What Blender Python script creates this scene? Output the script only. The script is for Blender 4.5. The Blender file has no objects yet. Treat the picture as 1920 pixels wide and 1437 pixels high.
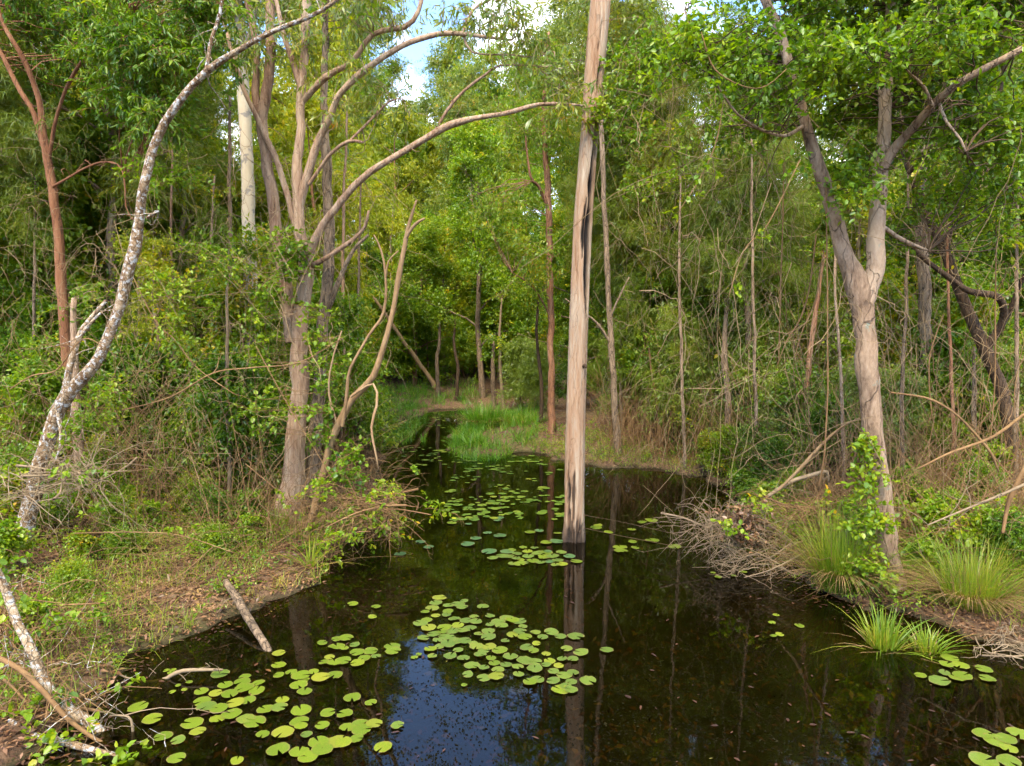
import bpy, math
import numpy as np
from math import radians as R

sc = bpy.context.scene
C = sc.collection

# ------------------------------------------------------------------ camera
CAM_Z, PITCH, F = 3.0, R(4.3), 1300.0          # F: focal length for a 1920 px wide frame
cam_d = bpy.data.cameras.new('camera')
cam_d.sensor_width = 36.0
cam_d.lens = F / 1920.0 * 36.0
cam_d.clip_start, cam_d.clip_end = 0.05, 3000
cam = bpy.data.objects.new('camera', cam_d)
C.objects.link(cam)
cam.location = (0, 0, CAM_Z)
cam.rotation_euler = (R(90) - PITCH, 0, 0)
sc.camera = cam

# ------------------------------------------------------------------ sky and sun
SUN_EL, SUN_AZ = R(52), R(-165)                 # azimuth from +Y, clockwise: behind the left shoulder
world = bpy.data.worlds.new('World')
sc.world = world
world.use_nodes = True
wn, wl = world.node_tree.nodes, world.node_tree.links
wn.clear()
w_out = wn.new('ShaderNodeOutputWorld')
w_bg = wn.new('ShaderNodeBackground')
w_bg.inputs['Strength'].default_value = 0.15
sky = wn.new('ShaderNodeTexSky')
sky.sky_type = 'NISHITA'
sky.sun_disc = False
sky.sun_elevation = SUN_EL
sky.sun_rotation = SUN_AZ
sky.air_density = 0.7
sky.dust_density = 0.05
sky.ozone_density = 4.0
w_tc = wn.new('ShaderNodeTexCoord')
w_no = wn.new('ShaderNodeTexNoise')
w_no.inputs['Scale'].default_value = 2.6
w_no.inputs['Detail'].default_value = 6
w_no.inputs['Roughness'].default_value = 0.55
w_rp = wn.new('ShaderNodeValToRGB')
w_rp.color_ramp.elements[0].position = 0.48
w_rp.color_ramp.elements[1].position = 0.62
w_mx = wn.new('ShaderNodeMix')
w_mx.data_type = 'RGBA'
w_mx.inputs['B'].default_value = (9.6, 9.1, 8.1, 1)
w_mp = wn.new('ShaderNodeMapping')
w_mp.inputs['Location'].default_value = (2.62, 2.98, 8.14)
wl.new(w_tc.outputs['Generated'], w_mp.inputs['Vector'])
wl.new(w_mp.outputs['Vector'], w_no.inputs['Vector'])
wl.new(w_no.outputs['Fac'], w_rp.inputs['Fac'])
wl.new(w_rp.outputs['Color'], w_mx.inputs['Factor'])
wl.new(sky.outputs['Color'], w_mx.inputs['A'])
wl.new(w_mx.outputs['Result'], w_bg.inputs['Color'])
wl.new(w_bg.outputs['Background'], w_out.inputs['Surface'])

sun_d = bpy.data.lights.new('sun', 'SUN')
sun_d.energy = 1.5
sun_d.angle = R(18)
sun_d.color = (1.0, 0.87, 0.68)
sun = bpy.data.objects.new('sun', sun_d)
C.objects.link(sun)
sun.rotation_euler = (R(90) - SUN_EL, 0, -SUN_AZ + math.pi)

sc.view_settings.view_transform = 'Standard'
sc.view_settings.look = 'None'
sc.view_settings.exposure = 2.48
sc.view_settings.gamma = 1.0
sc.view_settings.use_curve_mapping = False
cy = sc.cycles
cy.max_bounces = 6
cy.diffuse_bounces = 3
cy.glossy_bounces = 2
cy.transmission_bounces = 4
cy.transparent_max_bounces = 6
cy.caustics_reflective = False
cy.caustics_refractive = False
cy.use_denoising = True
cy.use_adaptive_sampling = True
cy.adaptive_threshold = 0.035
cy.sample_clamp_indirect = 6.0

# ------------------------------------------------------------------ geometry helpers
cp, sp = math.cos(PITCH), math.sin(PITCH)
FW, UP, RT = np.array([0, cp, -sp]), np.array([0, sp, cp]), np.array([1.0, 0, 0])
CAMP = np.array([0, 0, CAM_Z])

def ray(px, py):
    return FW + (px - 960.0) / F * RT - (py - 718.5) / F * UP

def W(px, py, Y):
    """world point at distance Y in front of the camera on the sight line of a photo pixel"""
    d = ray(px, py)
    return CAMP + d * (Y / d[1])

def G(px, py, z=0.0):
    d = ray(px, py)
    return CAMP + d * ((z - CAM_Z) / d[2])

def nrm(v):
    return v / np.maximum(np.linalg.norm(v, axis=-1, keepdims=True), 1e-9)

def _hash(ix, iy, s):
    n = (ix * 374761393 + iy * 668265263 + s * 974634777) & 0x7fffffff
    n = ((n ^ (n >> 13)) * 1274126177) & 0x7fffffff
    return ((n ^ (n >> 16)) & 0xffff) / 65535.0

def vnoise(x, y, s=0):
    x = np.asarray(x, float); y = np.asarray(y, float)
    ix, iy = np.floor(x).astype(np.int64), np.floor(y).astype(np.int64)
    fx, fy = x - ix, y - iy
    fx = fx * fx * (3 - 2 * fx); fy = fy * fy * (3 - 2 * fy)
    a, b = _hash(ix, iy, s), _hash(ix + 1, iy, s)
    c, d = _hash(ix, iy + 1, s), _hash(ix + 1, iy + 1, s)
    return (a + (b - a) * fx) * (1 - fy) + (c + (d - c) * fx) * fy

def fbm(x, y, s=0, o=3):
    r, a = 0.0, 0.5
    for k in range(o):
        r = r + a * vnoise(x * 2 ** k, y * 2 ** k, s + k)
        a *= 0.5
    return r / (1 - 0.5 ** o)

class MB:
    """collects vertices, quads and triangles for one mesh"""
    def __init__(self):
        self.v, self.q, self.t, self.n, self.attr = [], [], [], 0, {}
    def add(self, V, Q=None, T=None, **attr):
        V = np.asarray(V, float).reshape(-1, 3)
        self.v.append(V)
        if Q is not None and len(Q): self.q.append(np.asarray(Q, np.int64).reshape(-1, 4) + self.n)
        if T is not None and len(T): self.t.append(np.asarray(T, np.int64).reshape(-1, 3) + self.n)
        for k, a in attr.items(): self.attr.setdefault(k, []).append(np.asarray(a, float).ravel())
        self.n += len(V)
    def mesh(self, name, mat=None, smooth=False, origin=None):
        V = np.concatenate(self.v) if self.v else np.zeros((0, 3))
        if origin is not None: V = V - np.asarray(origin)
        Q = np.concatenate(self.q) if self.q else np.zeros((0, 4), np.int64)
        T = np.concatenate(self.t) if self.t else np.zeros((0, 3), np.int64)
        me = bpy.data.meshes.new(name)
        me.vertices.add(len(V)); me.vertices.foreach_set('co', V.astype(np.float32).ravel())
        L = np.concatenate([Q.ravel(), T.ravel()]).astype(np.int32)
        me.loops.add(len(L)); me.loops.foreach_set('vertex_index', L)
        st = np.concatenate([np.arange(len(Q)) * 4, len(Q) * 4 + np.arange(len(T)) * 3]).astype(np.int32)
        me.polygons.add(len(st)); me.polygons.foreach_set('loop_start', st)
        if smooth: me.polygons.foreach_set('use_smooth', np.ones(len(st), bool))
        for k, a in self.attr.items():
            at = me.attributes.new(k, 'FLOAT', 'POINT')
            at.data.foreach_set('value', np.concatenate(a).astype(np.float32))
        me.update(calc_edges=True)
        if mat: me.materials.append(mat)
        return me
    def obj(self, name, mat, parent=None, smooth=False, origin=None):
        o = bpy.data.objects.new(name, self.mesh(name, mat, smooth, origin))
        C.objects.link(o)
        if parent is not None: o.parent = parent
        elif origin is not None: o.location = origin
        return o

def tubes(mb, P, Rad, sides=3, rmul=None, cap=True):
    """P (n,k,3) centre lines, Rad (n,k) radii"""
    P = np.asarray(P, float); Rad = np.asarray(Rad, float)
    if P.ndim == 2: P, Rad = P[None], Rad[None]
    n, k, _ = P.shape
    T = np.empty_like(P)
    T[:, 1:-1] = P[:, 2:] - P[:, :-2]; T[:, 0] = P[:, 1] - P[:, 0]; T[:, -1] = P[:, -1] - P[:, -2]
    T = nrm(T)
    mean = nrm(P[:, -1] - P[:, 0])
    ref = np.zeros((n, 3)); ref[np.arange(n), np.argmin(np.abs(mean), axis=1)] = 1.0
    A = nrm(np.cross(T, ref[:, None, :])); B = np.cross(T, A)
    th = np.linspace(0, 2 * math.pi, sides, endpoint=False)
    rr = Rad[:, :, None] * (np.ones(sides) if rmul is None else rmul)
    V = P[:, :, None, :] + rr[..., None] * (np.cos(th)[:, None] * A[:, :, None, :] + np.sin(th)[:, None] * B[:, :, None, :])
    idx = np.arange(n * k * sides).reshape(n, k, sides)
    a, b = idx[:, :-1], idx[:, 1:]
    Q = np.stack([a, np.roll(a, -1, 2), np.roll(b, -1, 2), b], -1).reshape(-1, 4)
    Tt = None
    if cap and sides == 3:
        Tt = idx[:, -1, ::1].reshape(-1, 3)
    elif cap:
        e = idx[:, -1]
        Tt = np.stack([np.repeat(e[:, :1], sides - 2, 1), e[:, 1:-1], e[:, 2:]], -1).reshape(-1, 3)
    mb.add(V.reshape(-1, 3), Q, Tt)

def spline(pts, step):
    """Catmull-Rom through rows (x, y, z, r), resampled about every step metres"""
    p = np.asarray(pts, float)
    if len(p) == 2: p = np.vstack([p[0], (p[0] + p[1]) / 2, p[1]])
    e = np.vstack([2 * p[0] - p[1], p, 2 * p[-1] - p[-2]])
    out = []
    for i in range(len(p) - 1):
        a, b, c, d = e[i:i + 4]
        m = max(2, int(np.linalg.norm(c[:3] - b[:3]) / step))
        t = np.linspace(0, 1, m, endpoint=False)[:, None]
        out.append(0.5 * (2 * b + (c - a) * t + (2 * a - 5 * b + 4 * c - d) * t ** 2 + (3 * b - a - 3 * c + d) * t ** 3))
    out.append(p[-1:])
    q = np.vstack(out)
    q[:, 3] = np.maximum(q[:, 3], 0.002)
    return q

def limb(mb, pts, sides=10, step=0.12, rough=0.10, seed=0, wob=0.012):
    """a limb traced as rows (px, py, Y, width_px): real position and thickness at distance Y"""
    rows = []
    for (px, py, Y, w) in pts:
        p = W(px, py, Y)
        rows.append([*p, w / 2.0 / F * Y])
    return limb3(mb, rows, sides, step, rough, seed, wob)

def limb3(mb, rows, sides=10, step=0.12, rough=0.10, seed=0, wob=0.012, kink=.9):
    q = spline(rows, step)
    k = len(q)
    g = np.random.default_rng(seed + 77)
    ph = g.random(6) * 50
    s = np.arange(k) * step
    q[:, 0] += wob * (fbm(s * 1.7, s * 0 + ph[0], 3) - 0.5) * 4 + q[:, 3] * kink * (fbm(s * 3.1, s * 0 + ph[3], 8) - .5)
    q[:, 2] += q[:, 3] * kink * .7 * (fbm(s * 3.1, s * 0 + ph[5], 9) - .5)
    q[:, 3] *= 1 + .22 * np.clip((vnoise(s * 2.3, s * 0 + ph[1], 10) - .72) * 4, 0, 1)
    q[:, 2] += wob * (fbm(s * 1.7, s * 0 + ph[1], 4) - 0.5) * 2
    th = np.arange(sides) / sides
    # lumps and long ridges in the bark
    mul = 1 + rough * (vnoise(s[:, None] * 2.2 + ph[2], th[None, :] * 5 + ph[3], 5) - 0.5) \
            + rough * 1.2 * (vnoise(s[:, None] * 9 + ph[4], th[None, :] * sides * 0.7 + ph[5], 6) - 0.5)
    tubes(mb, q[None, :, :3], q[None, :, 3], sides, mul[None])
    return q[:, :3]

def leaves(mb, P, D, L, Wd, kind='ov', rng=None, flat=0.0, curl=0.15):
    """leaf blades: base P, direction D, length L, width Wd"""
    n = len(P)
    if n == 0: return
    D = nrm(D)
    Nn = rng.normal(size=(n, 3)); Nn[:, 2] += flat * 3
    S = nrm(np.cross(D, Nn)); U = np.cross(S, D)
    U = np.where(U[:, 2:3] < 0, -U, U)
    L = np.broadcast_to(L, (n,))[:, None]; Wd = np.broadcast_to(Wd, (n,))[:, None]
    tip = P + D * L - U * L * curl
    if kind == 'dia':
        m = P + D * L * 0.45
        V = np.stack([P, m + S * Wd / 2, tip, m - S * Wd / 2], 1)
        b = np.arange(n)[:, None] * 4
        mb.add(V.reshape(-1, 3), b + np.array([[0, 1, 2, 3]]))
    elif kind == 'ov':
        a = P + D * L * 0.25 + U * L * 0.05; c = P + D * L * 0.68 + U * L * 0.02
        V = np.stack([P, a + S * Wd * 0.46, c + S * Wd * 0.40, tip, c - S * Wd * 0.40, a - S * Wd * 0.46], 1)
        b = np.arange(n)[:, None] * 6
        mb.add(V.reshape(-1, 3), np.concatenate([b + np.array([[0, 1, 2, 3]]), b + np.array([[0, 3, 4, 5]])]))
    elif kind == 'strand':
        V = np.stack([P - S * Wd * .6, P + S * Wd * .6, tip], 1)
        b = np.arange(n)[:, None] * 3
        mb.add(V.reshape(-1, 3), None, b + np.array([[0, 1, 2]]))

# foliage styles: twigs per cluster, twig length, leaves per twig, leaf length range, width ratio, kind, droop of twig, hang of leaf
ST = {
    'gum':    dict(tw=9, tl=.42, lp=10, L=(.09, .15), w=.21, kind='dia', droop=.35, hang=1.1, flat=0, up=.15),
    'gumfar': dict(tw=13, tl=.60, lp=13, L=(.09, .15), w=.30, kind='dia', droop=.30, hang=.8, flat=0, up=.15),
    'olive':  dict(tw=10, tl=.34, lp=11, L=(.07, .115), w=.31, kind='ov', droop=.30, hang=.7, flat=.2, up=.1),
    'broad':  dict(tw=9, tl=.32, lp=9, L=(.05, .085), w=.55, kind='ov', droop=.15, hang=.25, flat=.5, up=.2),
    'broadfar': dict(tw=12, tl=.48, lp=12, L=(.06, .11), w=.55, kind='dia', droop=.15, hang=.3, flat=.4, up=.2),
    'small':  dict(tw=9, tl=.30, lp=12, L=(.03, .055), w=.5, kind='dia', droop=.1, hang=.1, flat=.3, up=.3),
    'vine':   dict(tw=6, tl=.22, lp=7, L=(.05, .085), w=.72, kind='ov', droop=.3, hang=.2, flat=.8, up=.1),
    'needle': dict(tw=12, tl=.45, lp=24, L=(.08, .18), w=.055, kind='strand', droop=.55, hang=.75, flat=0, up=.0),
    'needlefar': dict(tw=12, tl=.52, lp=24, L=(.10, .21), w=.055, kind='strand', droop=.55, hang=.75, flat=0, up=.0),
    'willow': dict(tw=9, tl=.40, lp=12, L=(.08, .13), w=.17, kind='dia', droop=.35, hang=.5, flat=0, up=.2),
}

def sprays(mbl, mbw, centres, style, rng, size=1.0, dens=1.0, outward=None, twr=.0035):
    """leafy twigs fanning out from cluster centres"""
    s = ST[style]
    c = np.asarray(centres, float).reshape(-1, 3)
    if not len(c): return
    m = max(1, int(round(s['tw'] * dens)))
    P0 = np.repeat(c, m, 0)
    n = len(P0)
    d = rng.normal(size=(n, 3)); d[:, 2] = d[:, 2] * .7 + s['up'] * 1.5
    if outward is not None: d += np.repeat(np.asarray(outward).reshape(-1, 3), m, 0) * 1.2
    d = nrm(d)
    tl = s['tl'] * size * rng.uniform(.55, 1.25, n)
    P0 = P0 + rng.normal(size=(n, 3)) * s['tl'] * size * .18
    def along(t):
        t = t[..., None]
        return P0[:, None] + d[:, None] * (tl[:, None, None] * t) - np.array([0, 0, 1.0]) * (tl[:, None, None] * s['droop'] * t ** 2)
    if mbw is not None:
        t = np.tile(np.array([0, .5, 1.0]), (n, 1))
        tubes(mbw, along(t), np.tile(np.array([twr, twr * .7, twr * .3]) * size, (n, 1)), 3, cap=False)
    k = s['lp']
    t = (np.arange(k) + rng.random((n, k))) / k * .85 + .15
    P = along(t).reshape(-1, 3)
    dd = np.repeat(d, k, 0) * .5 + rng.normal(size=(n * k, 3)) * .75
    dd[:, 2] -= s['hang']
    L = rng.uniform(*s['L'], n * k) * size
    leaves(mbl, P, dd, L, L * s['w'] * rng.uniform(.8, 1.2, n * k), s['kind'], rng, s['flat'])

def ball(rng, n, c, r):
    v = nrm(rng.normal(size=(n, 3))) * (rng.random((n, 1)) ** (1 / 2.2))
    return np.asarray(c) + v * np.asarray(r)

def arcs(rng, A, B, sag, k=7, jit=.05):
    """bent paths from A to B (n,3), mid points moved by sag (n,3)"""
    t = np.linspace(0, 1, k)[None, :, None]
    P = A[:, None] * (1 - t) + B[:, None] * t + sag[:, None] * (4 * t * (1 - t))
    j = rng.normal(size=P.shape) * jit; j[:, 0] = 0
    return P + j

# ------------------------------------------------------------------ materials
def new_mat(name):
    m = bpy.data.materials.new(name); m.use_nodes = True
    m.node_tree.nodes.clear()
    return m, m.node_tree.nodes, m.node_tree.links

def ramp(nodes, stops, interp='LINEAR'):
    r = nodes.new('ShaderNodeValToRGB'); cr = r.color_ramp; cr.interpolation = interp
    while len(cr.elements) < len(stops): cr.elements.new(0.5)
    for e, (p, c) in zip(cr.elements, stops):
        e.position = p; e.color = (*c, 1)
    return r

def math_n(nodes, links, op, a, b):
    n = nodes.new('ShaderNodeMath'); n.operation = op
    for i, v in enumerate((a, b)):
        if isinstance(v, (int, float)): n.inputs[i].default_value = v
        else: links.new(v, n.inputs[i])
    return n.outputs[0]

def leaf_mat(name, stops, trans=.46, gloss=.025, clump=.75, objv=.25, cs=1.1, warm=(2.0, 1.78, .46)):
    m, N, Lk = new_mat(name)
    geo = N.new('ShaderNodeNewGeometry')
    no = N.new('ShaderNodeTexNoise'); no.inputs['Scale'].default_value = cs; no.inputs['Detail'].default_value = 2
    Lk.new(geo.outputs['Position'], no.inputs['Vector'])
    oi = N.new('ShaderNodeObjectInfo')
    a = math_n(N, Lk, 'MULTIPLY', geo.outputs['Random Per Island'], .62)
    b = math_n(N, Lk, 'MULTIPLY', math_n(N, Lk, 'SUBTRACT', no.outputs['Fac'], .5), clump * 1.6)
    c = math_n(N, Lk, 'MULTIPLY', math_n(N, Lk, 'SUBTRACT', oi.outputs['Random'], .5), objv)
    f = math_n(N, Lk, 'ADD', math_n(N, Lk, 'ADD', math_n(N, Lk, 'ADD', a, b), c), .19)
    rp = ramp(N, [(q, (c_[0] * warm[0], c_[1] * warm[1], c_[2] * warm[2])) for q, c_ in stops]); Lk.new(f, rp.inputs['Fac'])
    di = N.new('ShaderNodeBsdfDiffuse'); tr = N.new('ShaderNodeBsdfTranslucent'); gl = N.new('ShaderNodeBsdfGlossy')
    gl.inputs['Roughness'].default_value = .42; gl.inputs['Color'].default_value = (.9, .95, 1, 1)
    tc = N.new('ShaderNodeMix'); tc.data_type = 'RGBA'; tc.blend_type = 'MULTIPLY'; tc.inputs['Factor'].default_value = 1
    tc.inputs['B'].default_value = (1.25, 1.3, .38, 1)
    Lk.new(rp.outputs['Color'], tc.inputs['A'])
    Lk.new(rp.outputs['Color'], di.inputs['Color']); Lk.new(tc.outputs['Result'], tr.inputs['Color'])
    m1 = N.new('ShaderNodeMixShader'); m1.inputs[0].default_value = trans
    Lk.new(di.outputs[0], m1.inputs[1]); Lk.new(tr.outputs[0], m1.inputs[2])
    m2 = N.new('ShaderNodeMixShader'); m2.inputs[0].default_value = gloss
    Lk.new(m1.outputs[0], m2.inputs[1]); Lk.new(gl.outputs[0], m2.inputs[2])
    o = N.new('ShaderNodeOutputMaterial'); Lk.new(m2.outputs[0], o.inputs['Surface'])
    return m

def bark_mat(name, stops, scale=6., stretch=.22, bump=.5, spots=None, spot_scale=9., spot_at=.56, objv=.15, char=None, rough=.85, crack=None, dark=.58):
    m, N, Lk = new_mat(name)
    tc = N.new('ShaderNodeTexCoord'); mp = N.new('ShaderNodeMapping')
    mp.inputs['Scale'].default_value = (1, 1, stretch)
    Lk.new(tc.outputs['Object'], mp.inputs['Vector'])
    n1 = N.new('ShaderNodeTexNoise'); n1.inputs['Scale'].default_value = scale; n1.inputs['Detail'].default_value = 8
    n1.inputs['Roughness'].default_value = .65; n1.inputs['Distortion'].default_value = .6
    Lk.new(mp.outputs['Vector'], n1.inputs['Vector'])
    n2 = N.new('ShaderNodeTexNoise'); n2.inputs['Scale'].default_value = scale * 5; n2.inputs['Detail'].default_value = 5
    n2.inputs['Roughness'].default_value = .7
    Lk.new(mp.outputs['Vector'], n2.inputs['Vector'])
    oi = N.new('ShaderNodeObjectInfo')
    f = math_n(N, Lk, 'ADD', math_n(N, Lk, 'MULTIPLY', n1.outputs['Fac'], .75), math_n(N, Lk, 'MULTIPLY', n2.outputs['Fac'], .45))
    f = math_n(N, Lk, 'ADD', f, math_n(N, Lk, 'MULTIPLY', math_n(N, Lk, 'SUBTRACT', oi.outputs['Random'], .65), objv))
    rp = ramp(N, [(q, (c_[0] * dark * 1.16, c_[1] * dark, c_[2] * dark * .75)) for q, c_ in stops]); Lk.new(f, rp.inputs['Fac'])
    col = rp.outputs['Color']
    if spots:
        n3 = N.new('ShaderNodeTexNoise'); n3.inputs['Scale'].default_value = spot_scale; n3.inputs['Detail'].default_value = 5
        n3.inputs['Roughness'].default_value = .6
        Lk.new(tc.outputs['Object'], n3.inputs['Vector'])
        r3 = ramp(N, [(spot_at - .04, (0, 0, 0)), (spot_at + .03, (1, 1, 1))]); Lk.new(n3.outputs['Fac'], r3.inputs['Fac'])
        mx = N.new('ShaderNodeMix'); mx.data_type = 'RGBA'; mx.inputs['B'].default_value = (*spots, 1)
        Lk.new(r3.outputs['Color'], mx.inputs['Factor']); Lk.new(col, mx.inputs['A']); col = mx.outputs['Result']
    if crack:
        cm = N.new('ShaderNodeMapping'); cm.inputs['Scale'].default_value = (1, 1, crack[1])
        nd = N.new('ShaderNodeTexNoise'); nd.inputs['Scale'].default_value = 5; nd.inputs['Detail'].default_value = 4
        Lk.new(tc.outputs['Object'], nd.inputs['Vector'])
        va = N.new('ShaderNodeVectorMath'); va.operation = 'MULTIPLY_ADD'
        va.inputs[1].default_value = (.16, .16, .16); Lk.new(nd.outputs['Color'], va.inputs[0]); Lk.new(tc.outputs['Object'], va.inputs[2])
        Lk.new(va.outputs[0], cm.inputs['Vector'])
        vo = N.new('ShaderNodeTexVoronoi'); vo.feature = 'DISTANCE_TO_EDGE'; vo.inputs['Scale'].default_value = crack[0]
        Lk.new(cm.outputs['Vector'], vo.inputs['Vector'])
        rc = ramp(N, [(0, (crack[3],) * 3), (crack[2], (0, 0, 0))]); Lk.new(vo.outputs['Distance'], rc.inputs['Fac'])
        mx = N.new('ShaderNodeMix'); mx.data_type = 'RGBA'; mx.inputs['B'].default_value = (.020, .014, .010, 1)
        Lk.new(rc.outputs['Color'], mx.inputs['Factor']); Lk.new(col, mx.inputs['A']); col = mx.outputs['Result']
        f = math_n(N, Lk, 'SUBTRACT', f, math_n(N, Lk, 'MULTIPLY', rc.outputs['Color'], .6))
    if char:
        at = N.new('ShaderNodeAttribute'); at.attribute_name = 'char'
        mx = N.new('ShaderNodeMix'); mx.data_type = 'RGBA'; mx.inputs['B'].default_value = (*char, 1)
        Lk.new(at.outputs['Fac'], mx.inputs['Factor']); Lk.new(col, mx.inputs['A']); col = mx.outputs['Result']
    bs = N.new('ShaderNodeBsdfPrincipled'); bs.inputs['Roughness'].default_value = rough
    bs.inputs['Specular IOR Level'].default_value = .25
    Lk.new(col, bs.inputs['Base Color'])
    bp = N.new('ShaderNodeBump'); bp.inputs['Strength'].default_value = bump; bp.inputs['Distance'].default_value = .03
    Lk.new(f, bp.inputs['Height']); Lk.new(bp.outputs['Normal'], bs.inputs['Normal'])
    o = N.new('ShaderNodeOutputMaterial'); Lk.new(bs.outputs[0], o.inputs['Surface'])
    return m

M = {}
M['leaf_dark'] = leaf_mat('leaf_dark', [(0, (.020, .052, .010)), (.35, (.040, .092, .014)), (.65, (.072, .135, .018)), (.9, (.13, .19, .022)), (1, (.26, .24, .03))])
M['leaf_mid'] = leaf_mat('leaf_mid', [(0, (.030, .075, .014)), (.35, (.060, .125, .018)), (.65, (.10, .16, .020)), (.9, (.155, .19, .022)), (1, (.25, .19, .02))])
M['leaf_bright'] = leaf_mat('leaf_bright', [(0, (.035, .085, .012)), (.35, (.068, .135, .016)), (.7, (.115, .18, .018)), (.93, (.17, .20, .02)), (1, (.28, .19, .015))])
M['leaf_yellow'] = leaf_mat('leaf_yellow', [(0, (.075, .12, .015)), (.4, (.115, .155, .016)), (.75, (.17, .195, .02)), (1, (.26, .22, .02))])
M['leaf_gum'] = leaf_mat('leaf_gum', [(0, (.035, .072, .026)), (.4, (.070, .115, .036)), (.7, (.12, .155, .040)), (.92, (.18, .17, .035)), (1, (.25, .13, .04))], gloss=.035)
M['leaf_olive'] = leaf_mat('leaf_olive', [(0, (.030, .055, .010)), (.4, (.058, .095, .015)), (.7, (.10, .135, .018)), (.93, (.17, .18, .022)), (1, (.28, .17, .03))], gloss=.035)
M['leaf_grey'] = leaf_mat('leaf_grey', [(0, (.045, .085, .035)), (.5, (.095, .15, .062)), (1, (.17, .22, .10))], gloss=.035)
M['needle'] = leaf_mat('needle', [(0, (.045, .075, .016)), (.4, (.060, .100, .022)), (.75, (.088, .128, .028)), (1, (.125, .125, .035))], trans=.30)
M['needle_rust'] = leaf_mat('needle_rust', [(0, (.040, .070, .012)), (.45, (.056, .090, .016)), (.8, (.088, .112, .022)), (1, (.15, .115, .03))], trans=.30)
M['grass'] = leaf_mat('grass', [(0, (.035, .11, .010)), (.4, (.065, .19, .014)), (.75, (.11, .24, .018)), (1, (.22, .25, .04))], warm=(1.35, 1.2, .9), trans=.42, cs=1.6)
M['sedge'] = leaf_mat('sedge', [(0, (.06, .14, .012)), (.4, (.12, .21, .018)), (.75, (.20, .25, .025)), (1, (.34, .27, .07))], warm=(1.3, 1.15, .85), trans=.40, cs=3.)
M['dry_grass'] = leaf_mat('dry_grass', [(0, (.10, .07, .03)), (.5, (.22, .15, .07)), (1, (.34, .25, .12))], warm=(1.1, 1, .9), trans=.25)
M['litter'] = leaf_mat('litter', [(0, (.055, .030, .018)), (.35, (.13, .066, .030)), (.6, (.23, .115, .052)), (.85, (.32, .18, .085)), (1, (.36, .24, .05))], warm=(.85, .85, .85), trans=.1, gloss=.04, cs=2.)
M['sunk_litter'] = leaf_mat('sunk_litter', [(0, (.04, .020, .010)), (.5, (.11, .045, .020)), (.85, (.20, .08, .03)), (1, (.30, .18, .03))], warm=(.7, .7, .7), trans=.05, gloss=.02, cs=2.)
M['float_leaf'] = leaf_mat('float_leaf', [(0, (.022, .009, .005)), (.5, (.050, .020, .009)), (.8, (.085, .034, .012)), (.92, (.16, .075, .012)), (1, (.15, .13, .015))], warm=(1, 1, 1), trans=.1, gloss=.06, cs=4.)
M['far_pad'] = leaf_mat('far_pad', [(0, (.05, .095, .010)), (.5, (.085, .135, .012)), (.85, (.14, .165, .014)), (1, (.20, .19, .016))], warm=(1, 1, 1), trans=.05, gloss=.04, cs=1.)
M['twig'] = bark_mat('twig', [(.3, (.13, .082, .043)), (.6, (.28, .185, .10)), (.85, (.46, .34, .19))], scale=3, stretch=1, bump=.1, objv=.1)
M['speck'] = leaf_mat('speck', [(0, (.003, .003, .0015)), (.7, (.008, .008, .004)), (1, (.03, .026, .012))], warm=(1, 1, 1), trans=.0, gloss=.0)
M['vine'] = bark_mat('vine', [(.3, (.15, .11, .07)), (.6, (.31, .24, .155)), (.85, (.46, .38, .26))], scale=3, stretch=1, bump=.1)
M['twig_grey'] = bark_mat('twig_grey', [(.3, (.17, .135, .10)), (.6, (.31, .26, .20)), (.85, (.44, .38, .30))], scale=3, stretch=1, bump=.1)
M['twig_dark'] = bark_mat('twig_dark', [(.3, (.055, .038, .026)), (.6, (.12, .085, .055)), (.85, (.20, .15, .10))], scale=3, stretch=1, bump=.1)
M['bark_red'] = bark_mat('bark_red', [(.30, (.10, .052, .034)), (.48, (.24, .125, .082)), (.60, (.38, .21, .14)), (.76, (.46, .33, .26))], scale=7, stretch=.14, bump=.8, crack=(16, .12, .06, .6))
M['bark_orange'] = bark_mat('bark_orange', [(.30, (.11, .050, .028)), (.5, (.26, .125, .072)), (.68, (.36, .20, .125)), (.80, (.46, .33, .24))], scale=8, stretch=.22, bump=.7, crack=(9, .15, .03, .5))
M['bark_pink'] = bark_mat('bark_pink', [(.36, (.12, .075, .055)), (.48, (.28, .185, .14)), (.58, (.42, .31, .25)), (.72, (.56, .47, .40))], scale=7, stretch=.16, bump=.8, crack=(14, .10, .04, .40))
M['bark_grey'] = bark_mat('bark_grey', [(.3, (.10, .078, .06)), (.5, (.22, .18, .145)), (.62, (.36, .29, .235)), (.78, (.48, .42, .36))], scale=8, stretch=.18, bump=.9, crack=(15, .12, .07, .7))
M['bark_fork'] = bark_mat('bark_fork', [(.34, (.14, .10, .08)), (.46, (.30, .225, .18)), (.58, (.44, .35, .29)), (.74, (.56, .48, .42))], scale=7, stretch=.35, bump=1.0, crack=(6, .16, .022, .6), spots=(.20, .23, .17), spot_scale=5, spot_at=.68)
M['bark_dark'] = bark_mat('bark_dark', [(.3, (.035, .025, .018)), (.5, (.085, .060, .042)), (.7, (.15, .11, .08)), (.85, (.24, .20, .16))], scale=8, stretch=.25, bump=.9, crack=(14, .15, .08, .7))
M['bark_white'] = bark_mat('bark_white', [(.3, (.30, .29, .26)), (.5, (.52, .51, .47)), (.8, (.66, .66, .62))], scale=3, stretch=.3, bump=.15, spots=(.22, .20, .17), spot_scale=7, spot_at=.60, dark=.62)
M['bark_lichen'] = bark_mat('bark_lichen', [(.36, (.10, .062, .036)), (.47, (.22, .145, .09)), (.56, (.36, .28, .20)), (.66, (.58, .52, .44))], scale=12, stretch=.7, bump=1.0, spots=(.46, .45, .41), spot_scale=20, spot_at=.56, dark=.58, crack=(12, .8, .06, .5))
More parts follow.
